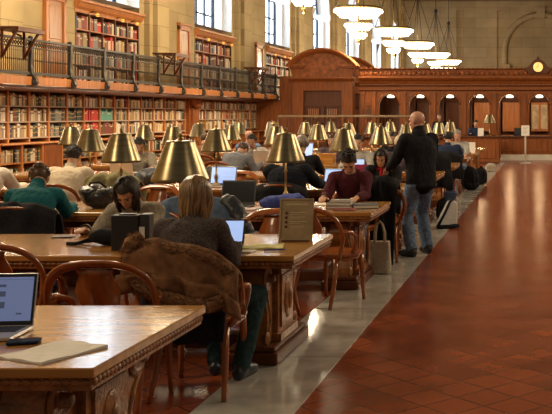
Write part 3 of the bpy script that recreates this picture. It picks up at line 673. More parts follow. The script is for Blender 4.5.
# portal
def portal(label, cx, y, hw=1.165):
    pt = thing('portal', label, 'portal', (cx, y, 0))
    w = MB(); w.box(-hw, -hw + .42, 0, .5, 0, 3.0); w.box(hw - .42, hw, 0, .5, 0, 3.0); w.box(-hw, hw, .2, .5, 0, 3.7); w.box(-hw + .42, hw - .42, .0, .5, 2.62, 3.0)
    w.box(-hw, -hw + .36, -.03, .1, 3.06, 3.55); w.box(hw - .36, hw, -.03, .1, 3.06, 3.55); w.build('frame', M_SCREEN, pt, .012)
    w = MB(); w.prism([(.1, 2.98), (-.04, 2.98), (-.1, 3.05), (-.16, 3.08), (-.16, 3.13), (.1, 3.13)], 'x', -hw - .1, hw + .1)
    for s in (-1, 1): w.box(s*(hw - .18) - .32, s*(hw - .18) + .32, -.16, .4, 3.55, 3.64); w.box(s*(hw - .18) - .26, s*(hw - .18) + .26, -.1, .4, 3.48, 3.55)
    w.build('entablature', M_SCREEN, pt, .012)
    rr, zc = 1.62, 2.52
    a0 = math.acos((hw + .12)/rr)
    arc = [(rr*math.cos(a0 + (PI - 2*a0)*i/20), zc + rr*math.sin(a0 + (PI - 2*a0)*i/20)) for i in range(21)]
    w = MB()
    prof = [(0, -.16), (.05, -.22), (.10, -.24), (.13, -.22), (.13, .4), (-.06, .4), (-.06, -.06)]
    rings = []
    for x, z in arc:
        d = Vector((x, z - zc)).normalized(); rings.append([(x + d.x*a, b, z + d.y*a) for a, b in prof])
    w.loft(rings, 0, False); w.build('arched_pediment', M_SCREEN, pt)
    w = MB(); w.prism([(a*.98, b - .03) for a, b in arc] + [(-hw + .05, 3.05), (hw - .05, 3.05)], 'y', .02, .35); w.build('tympanum', M_CARVED_PANEL, pt)
    w = MB(); w.box(-hw + .42, hw - .42, .16, .24, 0, 2.62)
    w.box(-hw + .42, hw - .42, .10, .2, 2.0, 2.1); w.box(-.06, .06, .08, .2, 0, 2.0); w.box(-hw + .42, hw - .42, .08, .2, 1.2, 1.4); w.build('door_panel', M_SCREEN_D, pt, .01)
    for s in (-1, 1):
        w = MB(); w.box(s*.36 - .2, s*.36 + .2, .07, .15, 1.55, 1.92); w.build('grille_shade', M_BLACK, pt)  # solid black block in place of the dark recess
        w = MB()
        for q in range(6): w.box(s*.36 - .19 + q*.072, s*.36 - .165 + q*.072, .04, .07, 1.55, 1.92)
        w.build('grille', M_CASE, pt)
portal('tall oak portal with an arched pediment at the left end of the screen', -8.62, SY - .55)
portal('second oak portal whose arched top shows behind the right end of the first', -8.7, 43.2)
w = MB(); w.box(-11.75, -9.8, SY - .1, SY + .2, 0, 2.28); w.box(-10.4, -9.8, SY - .1, SY + .2, 2.28, 3.2)
for a in (-11.2, -10.55): w.box(a - .25, a + .25, SY - .13, SY - .1, .3, 2.0)
struct(w.build('trim_3', M_SCREEN, None, .012))
# service counter on its marble base
ct = thing('service_counter', 'long panelled oak service counter below the arches', 'counter', (-2, 36.2, 0))
w = MB(); w.box(-1.55, 5.2, 0, .75, .22, .84)
for q in range(5): w.box(-1.42 + q*1.35, -.25 + q*1.35, -.03, 0, .32, .76)
w.box(-5.4, -1.55, .2, .8, .22, .84); w.build('body', M_SCREEN, ct, .01)
w = MB(); w.box(-5.4, 5.2, -.08, .8, .84, .90); w.build('counter_top', M_SCREEN_D, ct, .012)
w = MB(); w.box(-5.4, 5.2, -.05, .78, 0, .22); w.build('marble_base', M_BASE, ct, .01)
for q, (dx, hh) in enumerate(((.1, .34), (.0, .0))): pass
# glass-topped rail partition in front of the portal
rp = thing('rail_partition', 'brass and glass rail partition standing behind the reading tables', 'partition', (-7, 33.4, 0))
w = MB(); w.box(-2.1, 2.45, -.04, .04, 1.60, 1.68); w.build('top_rail', mat('olive_rail', (.16,.10,.045), .4, 0, .2), rp, .01)
w = MB(); w.box(-2.1, 2.45, -.02, .02, .75, .80); w.build('lower_rail', M_SCREEN, rp)
for x in (-2.08, -.95, .2, 1.3, 2.43):
    w = MB(); w.tube([(x, 0, 0), (x, 0, 1.62)], .03, 8); w.build('post', M_BRASS_D, rp)
w = MB()
for q in range(46): w.tube([(-2.05 + q*.1, 0, .8), (-2.05 + q*.1, 0, 1.6)], .012, 5)
w.build('spindles', M_SCREEN_D, rp)
# ------------------------------------------------------------------ tables, lamps, chairs
def YN(k): return 3.56 + 2.84*(k - 1)          # near edge of table k
XE, XL = -1.64, -8.46
XC = (XE + XL)/2; HL = (XE - XL)/2
ORDT = {1: 'nearest', 2: 'second', 3: 'third', 4: 'fourth', 5: 'fifth', 6: 'sixth', 7: 'seventh', 8: 'eighth', 9: 'farthest'}
def scroll_poly(sg):                           # console with a big volute above and a small one below (y outwards, z)
    return [(sg*a, b) for a, b in [(.20, .68), (.36, .68), (.44, .64), (.47, .56), (.44, .48), (.38, .42), (.335, .34), (.32, .26), (.345, .19), (.39, .15), (.40, .11), (.20, .11)]]
def make_table():
    t = thing('reading_table', '', 'table', (XC, YN(1) + .59, 0))
    m = MB(); m.box(-HL, HL, -.59, .59, .722, .76); m.build('tabletop', M_TABLE, t, .006, 2)
    m = MB(); m.box(-HL + .015, HL - .015, -.575, .575, .672, .722); m.build('edge_frame', M_CARVE, t, .004)
    for s in (-1, 1):
        m = MB(); m.beads([(s*(HL - .013), -.57, .704), (s*(HL - .013), .57, .704)], 34, (.010, .017), 0, 6); m.build('beading', M_CARVE, t)
        m = MB(); m.beads([(-HL + .02, s*.577, .704), (HL - .02, s*.577, .704)], 190, (.008, .015), 0, 5); m.build('beading', M_CARVE, t)
    m = MB(); m.box(-HL + .3, HL - .3, -.42, .42, .60, .672); m.build('bearer', M_SCREEN_D, t)
    for px in (HL - .33, 0, -HL + .33):
        m = MB(); m.box(px - .12, px + .12, -.2, .2, .12, .64); m.box(px - .155, px + .155, -.24, .24, .58, .672); m.box(px - .15, px + .15, -.23, .23, .11, .17)
        for s in (-1, 1):
            m.box(px + s*.12, px + s*.135, -.15, .15, .20, .56); m.ell((px + s*.135, 0, .38), (.02, .09, .14)); m.ell((px + s*.15, 0, .38), (.02, .045, .08))
        tr = m.build('trestle', M_CARVE, t, .008)
        for sg in (-1, 1):
            m = MB(); m.prism(scroll_poly(sg), 'x', px - .085, px + .085)
            for xs in (-1, 1):
                m.lathe([(0, 0), (.095, 0), (.095, .012), (.07, .022), (.06, .012), (.03, .012), (.03, .05), (.02, .06), (0, .06)] if xs > 0 else [(0, 0), (.095, 0), (.095, -.012), (.07, -.022), (.06, -.012), (.03, -.012), (.03, -.05), (.02, -.06), (0, -.06)], 16, (px + xs*.085, sg*.36, .575), axis='x')
                m.lathe([(0, 0), (.05, 0), (.05, xs*.012), (.02, xs*.02), (0, xs*.03)], 12, (px + xs*.085, sg*.36, .165), axis='x')
                m.tube([(px + xs*.085, sg*a, b) for a, b in ((.40, .49), (.33, .42), (.29, .34), (.275, .26), (.31, .2))], .014, 6)
            m.build('scroll_console', M_CARVE, tr, .01)
        m = MB(); m.box(px - .18, px + .18, -.44, .44, 0, .085); m.box(px - .16, px + .16, -.42, .42, .085, .12); m.build('plinth', M_SCREEN_D, t, .012)
    m = MB(); m.box(-HL + .3, HL - .3, -.07, .07, .03, .13); m.build('stretcher', M_SCREEN_D, t, .01)
    return t
TAB = {}
t0 = make_table()
for k in range(1, 10):
    t = t0 if k == 1 else dup(t0)
    t.location = (XC, YN(k) + .59, 0); TAB[k] = t
    t['label'] = 'long honey oak reading table on carved trestles, ' + {1: 'nearest the camera, bare corner in front', 9: 'farthest, just before the service desk'}.get(k, ORDT[k] + ' from the camera'); t['group'] = 'reading tables in the row'
def make_lamp():
    t = thing('table_lamp', '', 'lamp', (0,0,.76))
    m = MB(); m.lathe([(0, 0), (.085, 0), (.09, .012), (.075, .022), (.04, .03), (.03, .05), (0, .05)], 24); m.build('base', M_BRASS_D, t)
    m = MB(); m.lathe([(.013, .04), (.02, .08), (.028, .12), (.022, .145), (.011, .16), (.010, .34), (.018, .36), (.010, .38), (.010, .72)], 14); m.build('stem', M_BRASS_D, t)
    m = MB(); m.lathe([(.188, .445), (.192, .45), (.186, .47), (.093, .725), (.089, .735), (.06, .738), (.012, .74)], 40); sh = m.build('lamp_shade', M_BRASS, t)
    m = MB(); m.lathe([(.183, .449), (.18, .47), (.086, .722), (.012, .73)], 32); m.build('shade_lining', M_WHITE, sh)
    m = MB(); m.ell((0, 0, .775), (.014, .014, .02)); m.lathe([(.03, .74), (.012, .755), (.008, .77)], 12); m.build('finial', M_BRASS_D, t)
    m = MB(); m.ell((.0, 0, .60), (.03, .03, .045), 0, 10, 8); m.build('bulb', M_BULB, t)
    return t
LX = [-2.6, -4.25, -5.88, -7.5]; PLACE = ['nearest the aisle', 'second from the aisle', 'third from the aisle', 'farthest from the aisle']
l0 = make_lamp(); first = True
for k in range(2, 10):
    yc = YN(k) + .59
    for j, x in enumerate(LX):
        px = 545 + 980*x/yc
        if px < -12: continue
        l = l0 if first else dup(l0); first = False
        l.location = (x, yc, .76); l.scale = (1.05, 1.05, 1) if k == 2 else (1, 1, 1); l.rotation_euler = (0, 0, random.uniform(0, 6))
        l['label'] = 'brass reading lamp with conical shade on the %s reading table, %s' % (ORDT[k], PLACE[j]); l['group'] = 'brass lamps on the reading tables'
def make_chair():
    t = thing('armchair', '', 'chair')
    m = MB(); poly = []
    for i in range(28):
        a = 2*PI*i/28; ex = 2.6; ca, sa = math.cos(a), math.sin(a)
        poly.append((.25*math.copysign(abs(ca)**(2/ex), ca)*(1 + .06*sa), .24*math.copysign(abs(sa)**(2/ex), sa) + .02))
    m.prism(poly, 'z', .425, .46); m.prism([(a*.93, b*.93) for a, b in poly], 'z', .395, .425); m.build('seat', M_CHAIR, t, .01)
    def yb(z): return -.215 - (z - .45)*.22
    # bent hoop back
    pts = []; rad = []
    for i in range(25):
        a = PI*(1 - i/24.0); z = .60 + .265*max(0, math.sin(a))**.7; x = .30*math.copysign(abs(math.cos(a))**.75, math.cos(a))
        pts.append((x, yb(z) - .05*(1 - (x/.30)**2), z)); rad.append((.019, .021 + .026*math.sin(a)**2))
    pts = [(-.215, yb(.42) + .03, .42), (-.265, yb(.5), .50)] + pts + [(.265, yb(.5), .50), (.215, yb(.42) + .03, .42)]; rad = [.02, .02] + rad + [.02, .02]
    m = MB(); m.tube(pts, rad, 10); m.build('back_frame', M_CHAIR, t)
    m = MB(); r_ = []
    for z, hw in ((.45, .07), (.5, .065), (.56, .075), (.64, .105), (.71, .122), (.76, .105), (.80, .088), (.835, .10)):
        y = yb(z) - .05*(z - .44)/.42; r_.append([(-hw, y - .012, z), (0, y - .028, z), (hw, y - .012, z), (hw, y + .006, z), (0, y - .008, z), (-hw, y + .006, z)])
    m.loft(r_, 0, True); m.build('splat', M_CHAIR, t)
    for s in (-1, 1):
        m = MB(); m.tube([(s*.297, yb(.64), .66), (s*.308, yb(.66) + .12, .655), (s*.285, yb(.66) + .22, .62), (s*.262, yb(.66) + .27, .54), (s*.24, yb(.66) + .26, .45)], [(.02,.02), (.022,.018), (.024,.018), (.022,.018), (.02,.018)], 8); m.build('arm', M_CHAIR, t)
        m = MB(); m.tube([(s*.19, .20, .42), (s*.195, .22, .28), (s*.2, .225, .12), (s*.205, .235, .0)], [.025, .022, .018, .015], 8); m.build('leg', M_CHAIR, t)
        m = MB(); m.tube([(s*.19, -.19, .42), (s*.195, -.215, .26), (s*.205, -.26, .12), (s*.215, -.32, .0)], [.024, .022, .019, .016], 8); m.build('leg', M_CHAIR, t)
    return t
c0 = make_chair(); firstc = True
def chair(x, y, rz, label):
    global firstc
    c = c0 if firstc else dup(c0); firstc = False
    c.location = (x, y, 0); c.rotation_euler = (0, 0, R(rz)); c['label'] = label; c['group'] = 'bentwood chairs at the reading tables'
    return c
# ---- coats over chair backs: a folded cloth loft, in chair coordinates
def coat(name, label, cat, cx, cy, rz, m_, w=.62, top=.90, front=.35, back=.62, thick=.03, seed=0, yback=-.31, flare=1.15, slope=0.0, parts=None, amp=.03, nu=30):
    mb_ = MB(); L = [(0, yback + .075, top - front), (0, yback + .055, top - .12), (0, yback + .02, top - .015), (0, yback - .03, top), (0, yback - .075, top - .03), (0, yback - .10, top - .18), (0, yback - .12, top - back*.6), (0, yback - .125, top - back)]
    def surf(i, u, o):
        y, z = L[i][1], L[i][2]; f = 1 if i < 3 else 1 + (flare - 1)*(i - 3)/4
        x = u*w/2*f; e = noise.noise(Vector((u*3.1 + seed*5, i*.55, seed))) ; fold = math.sin(u*11 + seed*3 + i*.25)*amp*.5*min(1, abs(i - 3)/3)
        arch = -.05*(u*u)*(1 if i < 6 else .6) - .035*abs(u)**4 + slope*u
        return Vector((x + e*.02, y + o + (fold + e*amp)*(-1 if i > 2 else 1)*.8, z + arch + e*amp*.9*(1.4 if i in (0, 7) else .5)))
    # smooth the profile by interpolation
    rings = []
    n = 3
    rows = []
    for i in range(len(L) - 1):
        for q in range(n): rows.append(i + q/n)
    rows.append(len(L) - 1)
    def S(r, u, o):
        i = min(int(r), len(L) - 2); f = r - i; f = f*f*(3 - 2*f); return surf(i, u, o).lerp(surf(i + 1, u, o), f)
    for r in rows:
        i3 = (r - 3); ny = thick if r > 3 else -thick
        outer = [S(r, -1 + 2*k/(nu - 1), 0) + Vector((0, -thick*min(1, max(-1, i3)), thick*max(0, 1 - abs(i3)))) for k in range(nu)]
        inner = [S(r, 1 - 2*k/(nu - 1), 0) for k in range(nu)]
        rings.append(outer + inner)
    mb_.loft(rings, 0, True, True)
    o = mb_.build(name, m_); o.location = (cx, cy, 0); o.rotation_euler = (0, 0, R(rz)); tag(o, label, cat)
    return o
# ------------------------------------------------------------------ small things
def laptop(label, x, y, rz, scr, ang=18, z=.762, w=.33, shell=None, blocks=False, logo=False):
    shell = shell or M_ALU; t = thing('laptop', label, 'laptop', (x, y, z), R(rz))
    m = MB(); m.box(-w/2, w/2, -.115, .115, 0, .016); m.build('base', shell, t, .005)
    m = MB()
    for r in range(5):
        for c in range(12): m.box(-w*.44 + c*w*.0735, -w*.44 + c*w*.0735 + w*.062, -.01 + r*.022, .008 + r*.022, .016, .0185)
    m.box(-w*.16, w*.16, -.10, -.035, .016, .0166); m.build('keyboard', M_KEYS, t)
    T = Matrix.Translation((0, .115, .014)) @ Matrix.Rotation(-R(ang), 4, 'X'); hgt = w*.68
    m = MB(); m.box(-w/2, w/2, -.004, .004, 0, hgt); m.xf(T); lid = m.build('lid', shell, t, .003)
    m = MB(); m.box(-w/2 + .004, w/2 - .004, -.0046, -.004, .004, hgt - .004); m.xf(T); m.build('bezel', M_BLACK, lid)
    m = MB(); m.box(-w/2 + .014, w/2 - .014, -.0052, -.0046, .022, hgt - .016); m.xf(T); m.build('display', scr, lid)
    if blocks:
        m = MB()
        for a, b, c_, d in ((-.30, .12, .74, .79), (-.30, .12, .56, .66), (-.30, .12, .34, .46), (.27, .34, .22, .25), (-.46, .46, .88, .885)): m.box(a*w, b*w, -.0056, -.0052, c_*hgt, d*hgt)
        m.xf(T); m.build('text_blocks', M_SCR_G, lid)
    if logo:
        m = MB(); m.lathe([(.02, .0042), (0, .0046)], 12, (0, 0, hgt*.52), axis='y'); m.xf(T); m.build('lid_logo', mat('pale_logo', (.9,.9,.88), .3, 0, 0), lid)
    return t
def closed_book(label, x, y, z, rz, size, m_, cat='book'):
    w, d, h = size; m = MB(); m.box(-w/2, w/2, -d/2, d/2, 0, .004, 0); m.box(-w/2, w/2, -d/2, d/2, h - .004, h, 0); m.box(-w/2, -w/2 + .004, -d/2, d/2, 0, h, 0); m.box(-w/2 + .004, w/2 - .004, -d/2 + .004, d/2 - .004, .004, h - .004, 1)
    o = m.build('closed_book', [m_, M_PAPER], None, .0015); o.location = (x, y, z); o.rotation_euler = (0, 0, R(rz)); return tag(o, label, cat)
def sheet(name, label, x, y, z, rz, w, d, m_, thick=.004, curl=.006, cat='paper'):
    m = MB(); n = 8; top = [[(-w/2 + w*i/n, -d/2 + d*j/n, thick + curl*abs(math.sin(i*.7 + j*.5 + x*9))) for i in range(n+1)] for j in range(n+1)]
    vs = [p for r in top for p in r]; fs = [(j*(n+1)+i, j*(n+1)+i+1, (j+1)*(n+1)+i+1, (j+1)*(n+1)+i) for j in range(n) for i in range(n)]
    o_ = len(vs); vs += [(a, b, 0) for a, b, c in vs]; fs += [tuple(o_ + i for i in reversed(f)) for f in fs]
    bd = [i for i in range(n+1)] + [(j*(n+1)+n) for j in range(1, n+1)] + [n*(n+1)+i for i in range(n-1, -1, -1)] + [j*(n+1) for j in range(n-1, 0, -1)]
    fs += [(bd[i], o_ + bd[i], o_ + bd[(i+1) % len(bd)], bd[(i+1) % len(bd)]) for i in range(len(bd))]
    m.add(vs, fs, 0, False); o = m.build(name, m_); o.location = (x, y, z); o.rotation_euler = (0, 0, R(rz)); return tag(o, label, cat)
def blob(name, label, cat, loc, rz, parts, m_, vox=.012, wr=.02, wf=7, seed=0):
    m = MB()
    for kind, *a in parts:
        if kind == 'e': m.ell(a[0], a[1])
        elif kind == 't': m.tube(a[0], a[1], 10)
        elif kind == 'c': m.capsule(a[0], a[1], a[2], a[3])
        elif kind == 'b': m.box(*a)
    me = remesh(m, vox, 5); co = me.vertices
    for v in co:
        q = Vector((v.co.x*wf + seed, v.co.y*wf, v.co.z*wf)); d = noise.noise(q)*wr + abs(noise.noise(q*2.1))*wr*.5
        n = v.normal; v.co = v.co + n*d
        if v.co.z < .002: v.co.z = .002
    me.materials.clear(); me.materials.append(m_); me.polygons.foreach_set('use_smooth', [True]*len(me.polygons)); me.name = name
    o = bpy.data.objects.new(name, me); COL.objects.link(o); o.location = loc; o.rotation_euler = (0, 0, R(rz))
    if label: tag(o, label, cat)
    return o
def strap(parent, pts, r, m_, name='strap'):
    m = MB(); m.tube(pts, r, 8); return m.build(name, m_, parent)
def backpack(label, x, y, rz, m_, s=1.0, z=0.0, lean=0):
    o = blob('backpack', label, 'bag', (x, y, z), rz, [('e', (0, 0, .21*s), (.16*s, .11*s, .22*s)), ('e', (0, 0, .10*s), (.16*s, .12*s, .11*s)), ('e', (0, .09*s, .14*s), (.11*s, .06*s, .11*s)), ('t', [(-.04*s, -.05*s, .41*s), (0, -.05*s, .46*s), (.04*s, -.05*s, .41*s)], .014*s)], m_, .012, .018, 8, x)
    o.rotation_euler = (R(lean), 0, R(rz))
    for sx in (-1, 1): strap(o, [(sx*.08*s, -.09*s, .38*s), (sx*.1*s, -.15*s, .28*s), (sx*.11*s, -.14*s, .12*s), (sx*.12*s, -.1*s, .04*s)], (.012*s, .02*s), m_)
    return o

# ---- fabrics
F_BLACK = fabric('black_jacket_cloth', (.013, .013, .016)); F_DENIM = fabric('blue_denim', (.12, .17, .26), .35, 30); F_TEAL = fabric('teal_knit', (.012, .105, .125), .25, 60)
F_CREAM = fabric('cream_knit', (.66, .57, .44), .1, 60); F_WHITE = fabric('pale_shirt', (.70, .63, .54), .08, 40); F_MAROON = fabric('maroon_jersey', (.075, .016, .025), .3, 40)
F_TWEED = fabric('speckled_tweed', (.075, .06, .058), .85, 130, bump=.6); F_GREYOL = fabric('grey_olive_jacket', (.30, .265, .21), .3, 35); F_NAVY = fabric('navy_cloth', (.02, .033, .075), .3, 40)
F_GREY = fabric('grey_hoodie', (.20, .21, .235), .2, 40); F_LGREY = fabric('light_grey_shirt', (.36, .35, .33), .2, 40); F_BLUE = fabric('blue_shirt', (.16, .24, .40), .2, 40); F_DKTEAL = fabric('dark_teal_trousers', (.022, .045, .05), .3, 40)
F_MAG = fabric('magenta_wool', (.20, .02, .06), .25, 40); F_PURPLE = fabric('purple_grey_coat', (.10, .075, .10), .3, 40); F_BROWN = fabric('brown_suede', (.18, .085, .040), .35, 20); F_FUR = fabric('brown_fur', (.27, .14, .07), .5, 60, bump=.6)
F_BOOT = mat('dark_boot_leather', (.02, .025, .035), .4, 0, .3, 20, bump=.2); F_SHOE = mat('black_shoe_leather', (.012, .012, .014), .45, 0, .2, 20); F_RED = fabric('red_scarf_wool', (.5, .03, .04), .2, 50); F_OLIVE = fabric('olive_coat', (.22, .20, .10), .35, 20)
F_PUFF = mat('dark_puffy_nylon', (.022, .028, .04), .45, 0, .3, 12, bump=.3); F_BLUEP = fabric('blue_canvas', (.05, .075, .30), .35, 25); F_JBLUE = fabric('slate_blue_jacket', (.10, .15, .24), .3, 20); F_CANVAS = fabric('natural_canvas', (.42, .35, .27), .15, 40)
F_DGREY = fabric('charcoal_jacket', (.075, .068, .062), .3, 30)

# ------------------------------------------------------------------ chairs
A = 'bentwood wooden armchair '
chair(-2.465, 5.70, 1, A + 'standing empty right behind the nearest table, glossy splat back')
chair(-3.42, 6.42, -4, A + 'tucked in behind the open laptop at the left edge')
chair(-2.11, 6.04, 3, A + 'under the woman with blond hair, fur coat over its back')
chair(-3.35, 8.06, 180, A + 'under the woman reading behind the black document case')
chair(-2.30, 7.93, 176, A + 'at the far side of the second table beside the sign holder')
chair(-1.93, 8.80, -22, A + 'pulled out empty beside the corner of the third table')
chair(-3.02, 8.78, 0, A + 'with slate blue jacket hung on it, third table')
chair(-4.62, 8.82, 3, A + 'under the reader in the teal sweater')
chair(-5.45, 8.80, 8, A + 'at the left edge beside the teal reader')
chair(-2.14, 10.98, 180, A + 'under the young man in maroon')
chair(-4.46, 10.85, 172, A + 'empty at the far side of the third table')
chair(-1.93, 11.42, 6, A + 'with a long black coat on it, behind the third table corner')
chair(-3.05, 11.55, 0, A + 'under the reader in dark clothes hidden by a lamp')
chair(-5.72, 11.62, 4, A + 'under the reader in the cream sweater')
chair(-6.62, 11.62, 0, A + 'under the pale sleeved reader at the left edge')
chair(-4.98, 11.65, 0, A + 'with olive coat, near side of the fourth table')
chair(-2.25, 13.75, 180, A + 'under the woman wearing a red scarf')
chair(-4.36, 13.60, 178, A + 'empty at the far side of the fourth table')
chair(-4.65, 14.42, 0, A + 'with charcoal jacket over its back, fifth table')
chair(-3.6, 14.42, 0, A + 'under the grey haired reader, fifth table')
chair(-2.62, 14.45, 0, A + 'with magenta jacket, near side of the fifth table')
chair(-1.98, 17.25, 0, A + 'with black jacket, near side of the sixth table')
chair(-2.45, 16.55, 180, A + 'under the woman in a pale knit hat')

# ------------------------------------------------------------------ people
person('woman with long blond hair in a speckled tweed top, fur coat behind her', (-2.235, 6.04, 0), 0, lean=20, size=.94, vox=.008, skin='light', hair='blond', style='long', top=F_TWEED, legs=F_DKTEAL, shoes=F_BOOT,
       headp=18, heady=4, hands=[(.17, .50, .80), (-.16, .50, .80)], bulk=1.06, feet=[(.30, .22, 0), (.10, .34, 0)], hair_len=.25, knees=[(.35, .40, .50), (.06, .46, .52)])
person('woman with dark hair in a grey olive jacket reading behind the black document case', (-3.30, 8.12, 0), 180, lean=33, size=.93, vox=.008, skin='tan', hair='black', style='long', top=F_GREYOL, top_name='jacket', legs=F_DENIM, shoes=F_SHOE,
       headp=44, heady=0, hands=[(.22, .62, .80), (-.13, .56, .80)], bulk=1.05, hair_len=.20, collar=True)
person('reader in a teal sweater bent over the third table', (-4.66, 8.80, 0), 12, lean=36, vox=.009, skin='light', hair='brown', style='bun', top=F_TEAL, legs=F_DENIM, shoes=F_SHOE, headp=52, heady=10,
       hands=[(.22, .70, .80), (-.22, .70, .80)], bulk=1.08, collar=True)
person('reader in a cream sweater with short black hair, seen from behind', (-5.72, 11.60, 0), 0, lean=24, vox=.011, hair='black', style='short', top=F_CREAM, legs=F_DENIM, shoes=F_SHOE, headp=22, hands=[(.24, .62, .80), (-.22, .62, .80)], bulk=1.22)
person('reader in a pale shirt cut off by the left edge of the picture', (-6.72, 11.60, 0), 4, lean=28, vox=.011, hair='brown', style='short', top=F_WHITE, top_name='shirt', legs=F_DENIM, shoes=F_SHOE, headp=30, hands=[(.24, .66, .80), (-.22, .66, .80)], bulk=1.22)
person('broad reader in dark jacket whose head is behind a lamp, near side of fourth table', (-3.06, 11.58, 0), 0, lean=10, vox=.010, hair='black', style='short', top=fabric('blue_black_cloth', (.012,.015,.024)), top_name='jacket', legs=F_BLACK, shoes=F_SHOE, headp=12, hands=[(.34, .56, .80), (-.22, .56, .80)], bulk=1.32)
person('young man with dark hair in a maroon jersey looking down at his books', (-2.15, 11.0, 0), 180, lean=20, vox=.008, skin='light', hair='black', style='mop', top=F_MAROON, top_name='jersey', legs=F_DENIM, shoes=F_SHOE, headp=52, heady=6, hands=[(.20, .60, .80), (-.16, .62, .80)], bulk=1.02, hood=True)
person('woman with dark hair and red scarf bent over the fourth table', (-2.24, 13.78, 0), 180, lean=34, size=.95, vox=.010, skin='tan', hair='black', style='long', top=F_BLACK, top_name='jacket', legs=F_BLACK, shoes=F_SHOE, headp=24, hands=[(.24, .66, .80), (-.20, .66, .80)], bulk=1.2, scarf=F_RED, hair_len=.2)
person('man with shaved head in black jacket and jeans standing at the table end', (-1.485, 11.72, 0), 42, 'stand', lean=5, size=.985, vox=.008, skin='pink', hair='grey', style='bald', top=F_BLACK, top_name='jacket', legs=F_DENIM, shoes=F_SHOE, headp=10, heady=22,
       hands=[(.20, .36, 1.02), (-.19, .40, 1.04)], poles=[(.5, -1, -.3), (-.5, -1, -.3)], bulk=1.24, feet=[(.17, .12, 0), (-.15, .0, 0)], collar=True, wr=.016)
person('grey haired reader in dark clothes at the fifth table, seen from behind', (-3.6, 14.40, 0), 0, lean=8, vox=.012, hair='grey', style='long', top=F_BLACK, legs=F_BLACK, shoes=F_SHOE, headp=10, hands=[(.22, .55, .80), (-.22, .55, .80)], bulk=1.2, hair_len=.08)
person('dark haired reader in grey olive shirt behind the silver laptop, fifth table', (-6.95, 16.75, 0), 205, lean=24, vox=.012, skin='tan', hair='black', style='short', top=F_GREYOL, top_name='shirt', legs=F_DENIM, shoes=F_SHOE, headp=35, hands=[(.22, .62, .80), (-.18, .62, .80)], bulk=1.15)
person('reader in a grey hoodie slumped forward at the sixth table', (-5.55, 17.15, 0), -15, lean=38, vox=.012, hair='brown', style='short', top=F_GREY, top_name='hoodie', legs=F_DENIM, shoes=F_SHOE, headp=55, hands=[(.24, .66, .80), (-.22, .66, .80)], bulk=1.25, hood=True)
person('balding grey man in a blue shirt near the seventh table', (-6.1, 20.1, 0), 0, lean=8, vox=.013, skin='pink', hair='grey', style='bald', top=F_BLUE, top_name='shirt', legs=F_DENIM, shoes=F_SHOE, headp=8, hands=[(.22, .58, .80), (-.22, .58, .80)], bulk=1.15)
person('dark haired reader in light grey leaning on one hand, sixth table', (-5.72, 19.45, 0), 180, lean=26, vox=.012, skin='tan', hair='black', style='short', top=F_LGREY, top_name='shirt', legs=F_DENIM, shoes=F_SHOE, headp=20, hands=[(.10, .40, .98), (-.22, .62, .80)], bulk=1.15)
person('woman with hand to her face behind a tan box on the sixth table', (-4.25, 19.5, 0), 190, lean=18, size=.95, vox=.012, skin='light', hair='brown', style='long', top=F_PURPLE, legs=F_DENIM, shoes=F_SHOE, headp=12, hands=[(.24, .5, .80), (-.10, .30, 1.02)], bulk=1.1, hair_len=.15)
person('dark haired reader behind the maroon youth, fifth table', (-3.12, 16.55, 0), 180, lean=14, vox=.012, skin='light', hair='black', style='short', top=F_LGREY, top_name='shirt', legs=F_DENIM, shoes=F_SHOE, headp=16, hands=[(.22, .58, .80), (-.22, .58, .80)], bulk=1.1)
person('woman in a pale knit hat and purple grey coat behind the standing man', (-2.42, 16.5, 0), 180, lean=16, size=.97, vox=.012, skin='light', hair='brown', style='long', top=F_PURPLE, top_name='coat', legs=F_BLACK, shoes=F_SHOE, headp=16, hands=[(.22, .6, .80), (-.22, .6, .80)], bulk=1.25, hat=F_CREAM, hair_len=.12)
person('dark haired reader in black between lamps at the sixth table', (-3.0, 19.4, 0), 180, lean=14, vox=.013, skin='light', hair='black', style='short', top=F_BLACK, legs=F_DENIM, shoes=F_SHOE, headp=18, hands=[(.22, .58, .80), (-.22, .58, .80)], bulk=1.1)
person('reader in a navy jacket seen from behind at the aisle end of seventh table', (-2.0, 20.0, 0), 0, lean=20, vox=.011, skin='light', hair='black', style='short', top=F_NAVY, top_name='jacket', legs=F_DENIM, shoes=F_SHOE, headp=26, hands=[(.24, .62, .80), (-.22, .62, .80)], bulk=1.3)
person('reader facing the camera at the aisle end of the seventh table', (-1.98, 22.35, 0), 180, lean=14, vox=.013, skin='pink', hair='grey', style='short', top=F_LGREY, legs=F_DENIM, shoes=F_SHOE, headp=20, hands=[(.22, .58, .80), (-.22, .58, .80)], bulk=1.1)
person('clerk in dark blue seated at the service desk beside the lamp', (-2.5, 35.25, 0), 190, lean=12, vox=.014, skin='light', hair='black', style='short', top=F_NAVY, top_name='shirt', legs=F_BLACK, shoes=F_SHOE, headp=12, seat=.60, hands=[(.24, .5, 1.02), (-.22, .5, 1.02)], bulk=1.15, feet=[(.13, .3, 0), (-.13, .3, 0)])
person('grey haired clerk in black standing behind the counter under an arch', (-4.05, 37.6, 0), 180, 'stand', lean=3, size=.97, vox=.014, skin='light', hair='grey', style='short', top=F_BLACK, legs=F_BLACK, shoes=F_SHOE, headp=8, hands=[(.22, .28, .98), (-.22, .28, .98)], bulk=1.15)
person('reader in brown bent over the far end of the seventh table', (-7.0, 20.0, 0), 10, lean=26, vox=.013, skin='light', hair='brown', style='short', top=F_BROWN, legs=F_DENIM, shoes=F_SHOE, headp=30, hands=[(.24, .62, .80), (-.22, .62, .80)], bulk=1.2)
